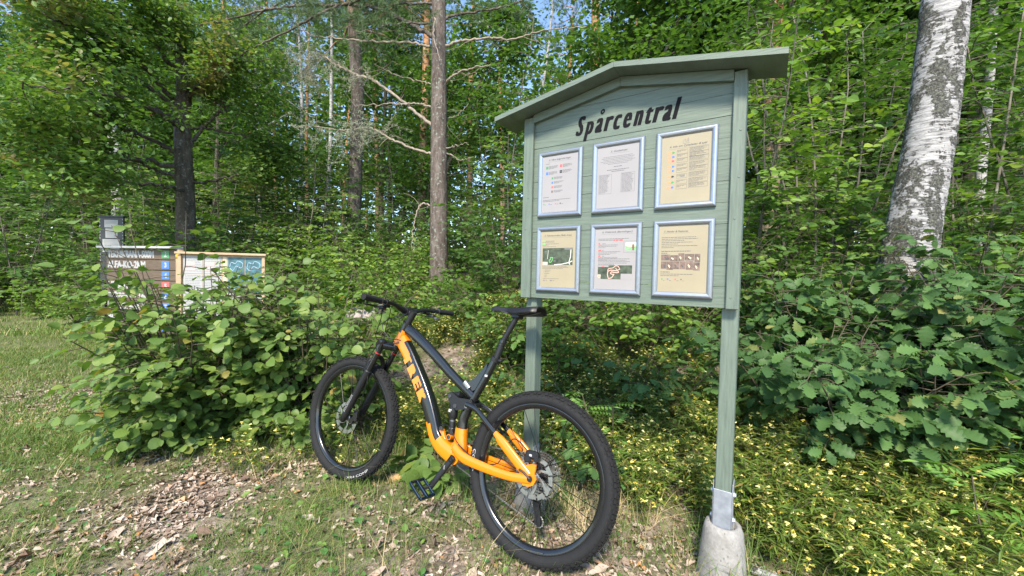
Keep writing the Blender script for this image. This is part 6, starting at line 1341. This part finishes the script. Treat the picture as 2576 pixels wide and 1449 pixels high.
FLOW = (np.array([(-.06, 0, -.05), (.06, 0, -.05), (0, 0, .07), (-.15, .8, -.09), (.15, .8, -.09), (0, .75, .15), (-.22, 1.0, -.20), (.22, 1.0, -.20), (0, 1.02, .20)]), np.array([(0, 1, 4), (0, 4, 3), (1, 2, 5), (1, 5, 4), (2, 0, 3), (2, 3, 5), (3, 4, 7), (3, 7, 6), (4, 5, 8), (5, 3, 8)]))
cr_ = np.random.default_rng(160); protos = [cow_plant(cr_, .28) for _ in range(6)]
def cow_mask(x, y):
    q = qv(x, y); s = (x - .127) * .839 - (y - 2.065) * .544
    right = np.clip((q + .02) * 5, 0, 1) * (s > 1.0) * np.clip(1.5 - q * .75, 0, 1); mid = np.clip((q - .10) * 4, 0, 1) * (s > -.55) * (s <= 1.0) * np.clip(1.25 - q * .55, 0, 1)
    slope = (.07 * (np.hypot((x + 1.45) / .75, (y - 2.48) / .16) < 1) + (np.hypot((x + .25) / .95, (y - 4.35) / .65) < 1) + (np.hypot((x + .55) / .5, (y - 3.2) / .45) < 1)).clip(0, 1) * .9; bare = np.hypot((x + .66) / .42, (y - 4.0) / .28) < 1
    return np.maximum(np.maximum(right, mid * .8), slope) * np.where(bare, .05, 1) * np.clip(.72 + .9 * fbm(x, y, 2.4, 4), .05, 1)
x, y, z = scatter(cr_, 9000, (-1.8, 4.2), (1.0, 5.2), cow_mask); pi_ = cr_.integers(0, 6, len(x)); cs, cl, cf = Geo(), Geo(), Geo()
for k, (sv, LP, LD, LN, FP, FD) in enumerate(protos):
    sel = np.where(pi_ == k)[0]; n_ = len(sel); a = cr_.uniform(0, 6.28, n_); c_, s_ = np.cos(a), np.sin(a); Z0 = np.zeros(n_); Rz = np.stack([np.stack([c_, -s_, Z0], 1), np.stack([s_, c_, Z0], 1), np.stack([Z0, Z0, Z0 + 1], 1)], 1); sc = cr_.uniform(.7, 1.25, n_); T = np.stack([x[sel], y[sel], z[sel] - .01], 1)
    tv = np.concatenate(sv.V); tf = np.concatenate([l.reshape(-1, 4) for l in sv.L]); cs.inst(tv, tf, Rz, T, sc)
    R0 = frames_from(LD, LN + .3 * cr_.standard_normal(LN.shape)); lt, lf2 = LANCE; sz = cr_.uniform(.030, .066, len(LP)); tv = (np.einsum('nij,vj->nvi', R0, lt) * sz[:, None, None] + LP[:, None]).reshape(-1, 3); tf = (lf2[None] + (np.arange(len(LP)) * len(lt))[:, None, None]).reshape(-1, 3); cl.inst(tv, tf, Rz, T, sc)
    if len(FP):
        R0 = frames_from(FD, np.tile([0, 0, 1.0], (len(FP), 1))); tv = (np.einsum('nij,vj->nvi', R0, FLOW[0]) * .021 + FP[:, None]).reshape(-1, 3); tf = (FLOW[1][None] + (np.arange(len(FP)) * len(FLOW[0]))[:, None, None]).reshape(-1, 3); cf.inst(tv, tf, Rz, T, np.minimum(sc, 1.0))
cl.build('cow_wheat_leaves', M['cowleaf'], kind='stuff'); cs.build('cow_wheat_stems', M['stem'], kind='stuff'); cf.build('cow_wheat_flowers', M['petal'], kind='stuff')
print('cow', len(x))
# ------------------------------------------------------------------ small single things
fbr = thing('fallen_branch', 'lichen-spotted pale birch branch lying behind the right concrete footing', 'branch', gpos(1990, 1.62)); r_ = np.random.default_rng(3); g0 = np.array(fbr.location)
P = np.array([(-.13, .06, .035), (-.06, .03, .03), (.03, -.03, .028), (.12, -.10, .022), (.2, -.19, .018)]); Geo().add(*tube(spline(P, 26), np.linspace(.016, .012, 26), 10, jit=.08, rng=r_)).build('wood', M['farbirch'], fbr, True)
q = spline(P, 26); lc = q[r_.integers(0, 26, 260)] + .014 * r_.standard_normal((260, 3)); Geo().inst(np.array([(0, 0, 0), (.5, .3, .1), (0, 1, 0), (-.3, .4, .4)]), np.array([(0, 1, 2), (0, 2, 3)]), frames_from(r_.standard_normal(lc.shape), r_.standard_normal(lc.shape)), lc, .009).build('lichen', M['moss'], fbr, kind='stuff')
def rock(name, label, cat, loc, s, mat, seed):
    r_ = np.random.default_rng(seed); V, F = lathe([(math.sin(a), -math.cos(a)) for a in np.linspace(.05, 3.09, 12)], 18); d = V / np.linalg.norm(V, axis=1)[:, None]; k = 1 + .16 * np.sin(d @ r_.standard_normal(3) * 3 + 1) + .10 * np.sin(d @ r_.standard_normal(3) * 6); o_ = Geo().add(V * k[:, None] * s, F).build(name, mat, None, True); o_.location = tuple(loc); tag(o_, label, cat)
M['rock'] = simple('grey_pink_rock', (.30, .25, .24), .9, 0, .35, 6, .6); M['tanrock'] = simple('tan_stone', (.46, .28, .13), .85, 0, .3, 30, .4)
rock('boulder', 'rounded pinkish boulder among the ferns on the slope left of the tall pine', 'boulder', gpos(925, 5.5, .06), (.28, .2, .17), M['rock'], 1)
rock('stone', 'small tan stone on the ground right of the front wheel', 'stone', gpos(993, 2.42, .015), (.042, .03, .026), M['tanrock'], 2)
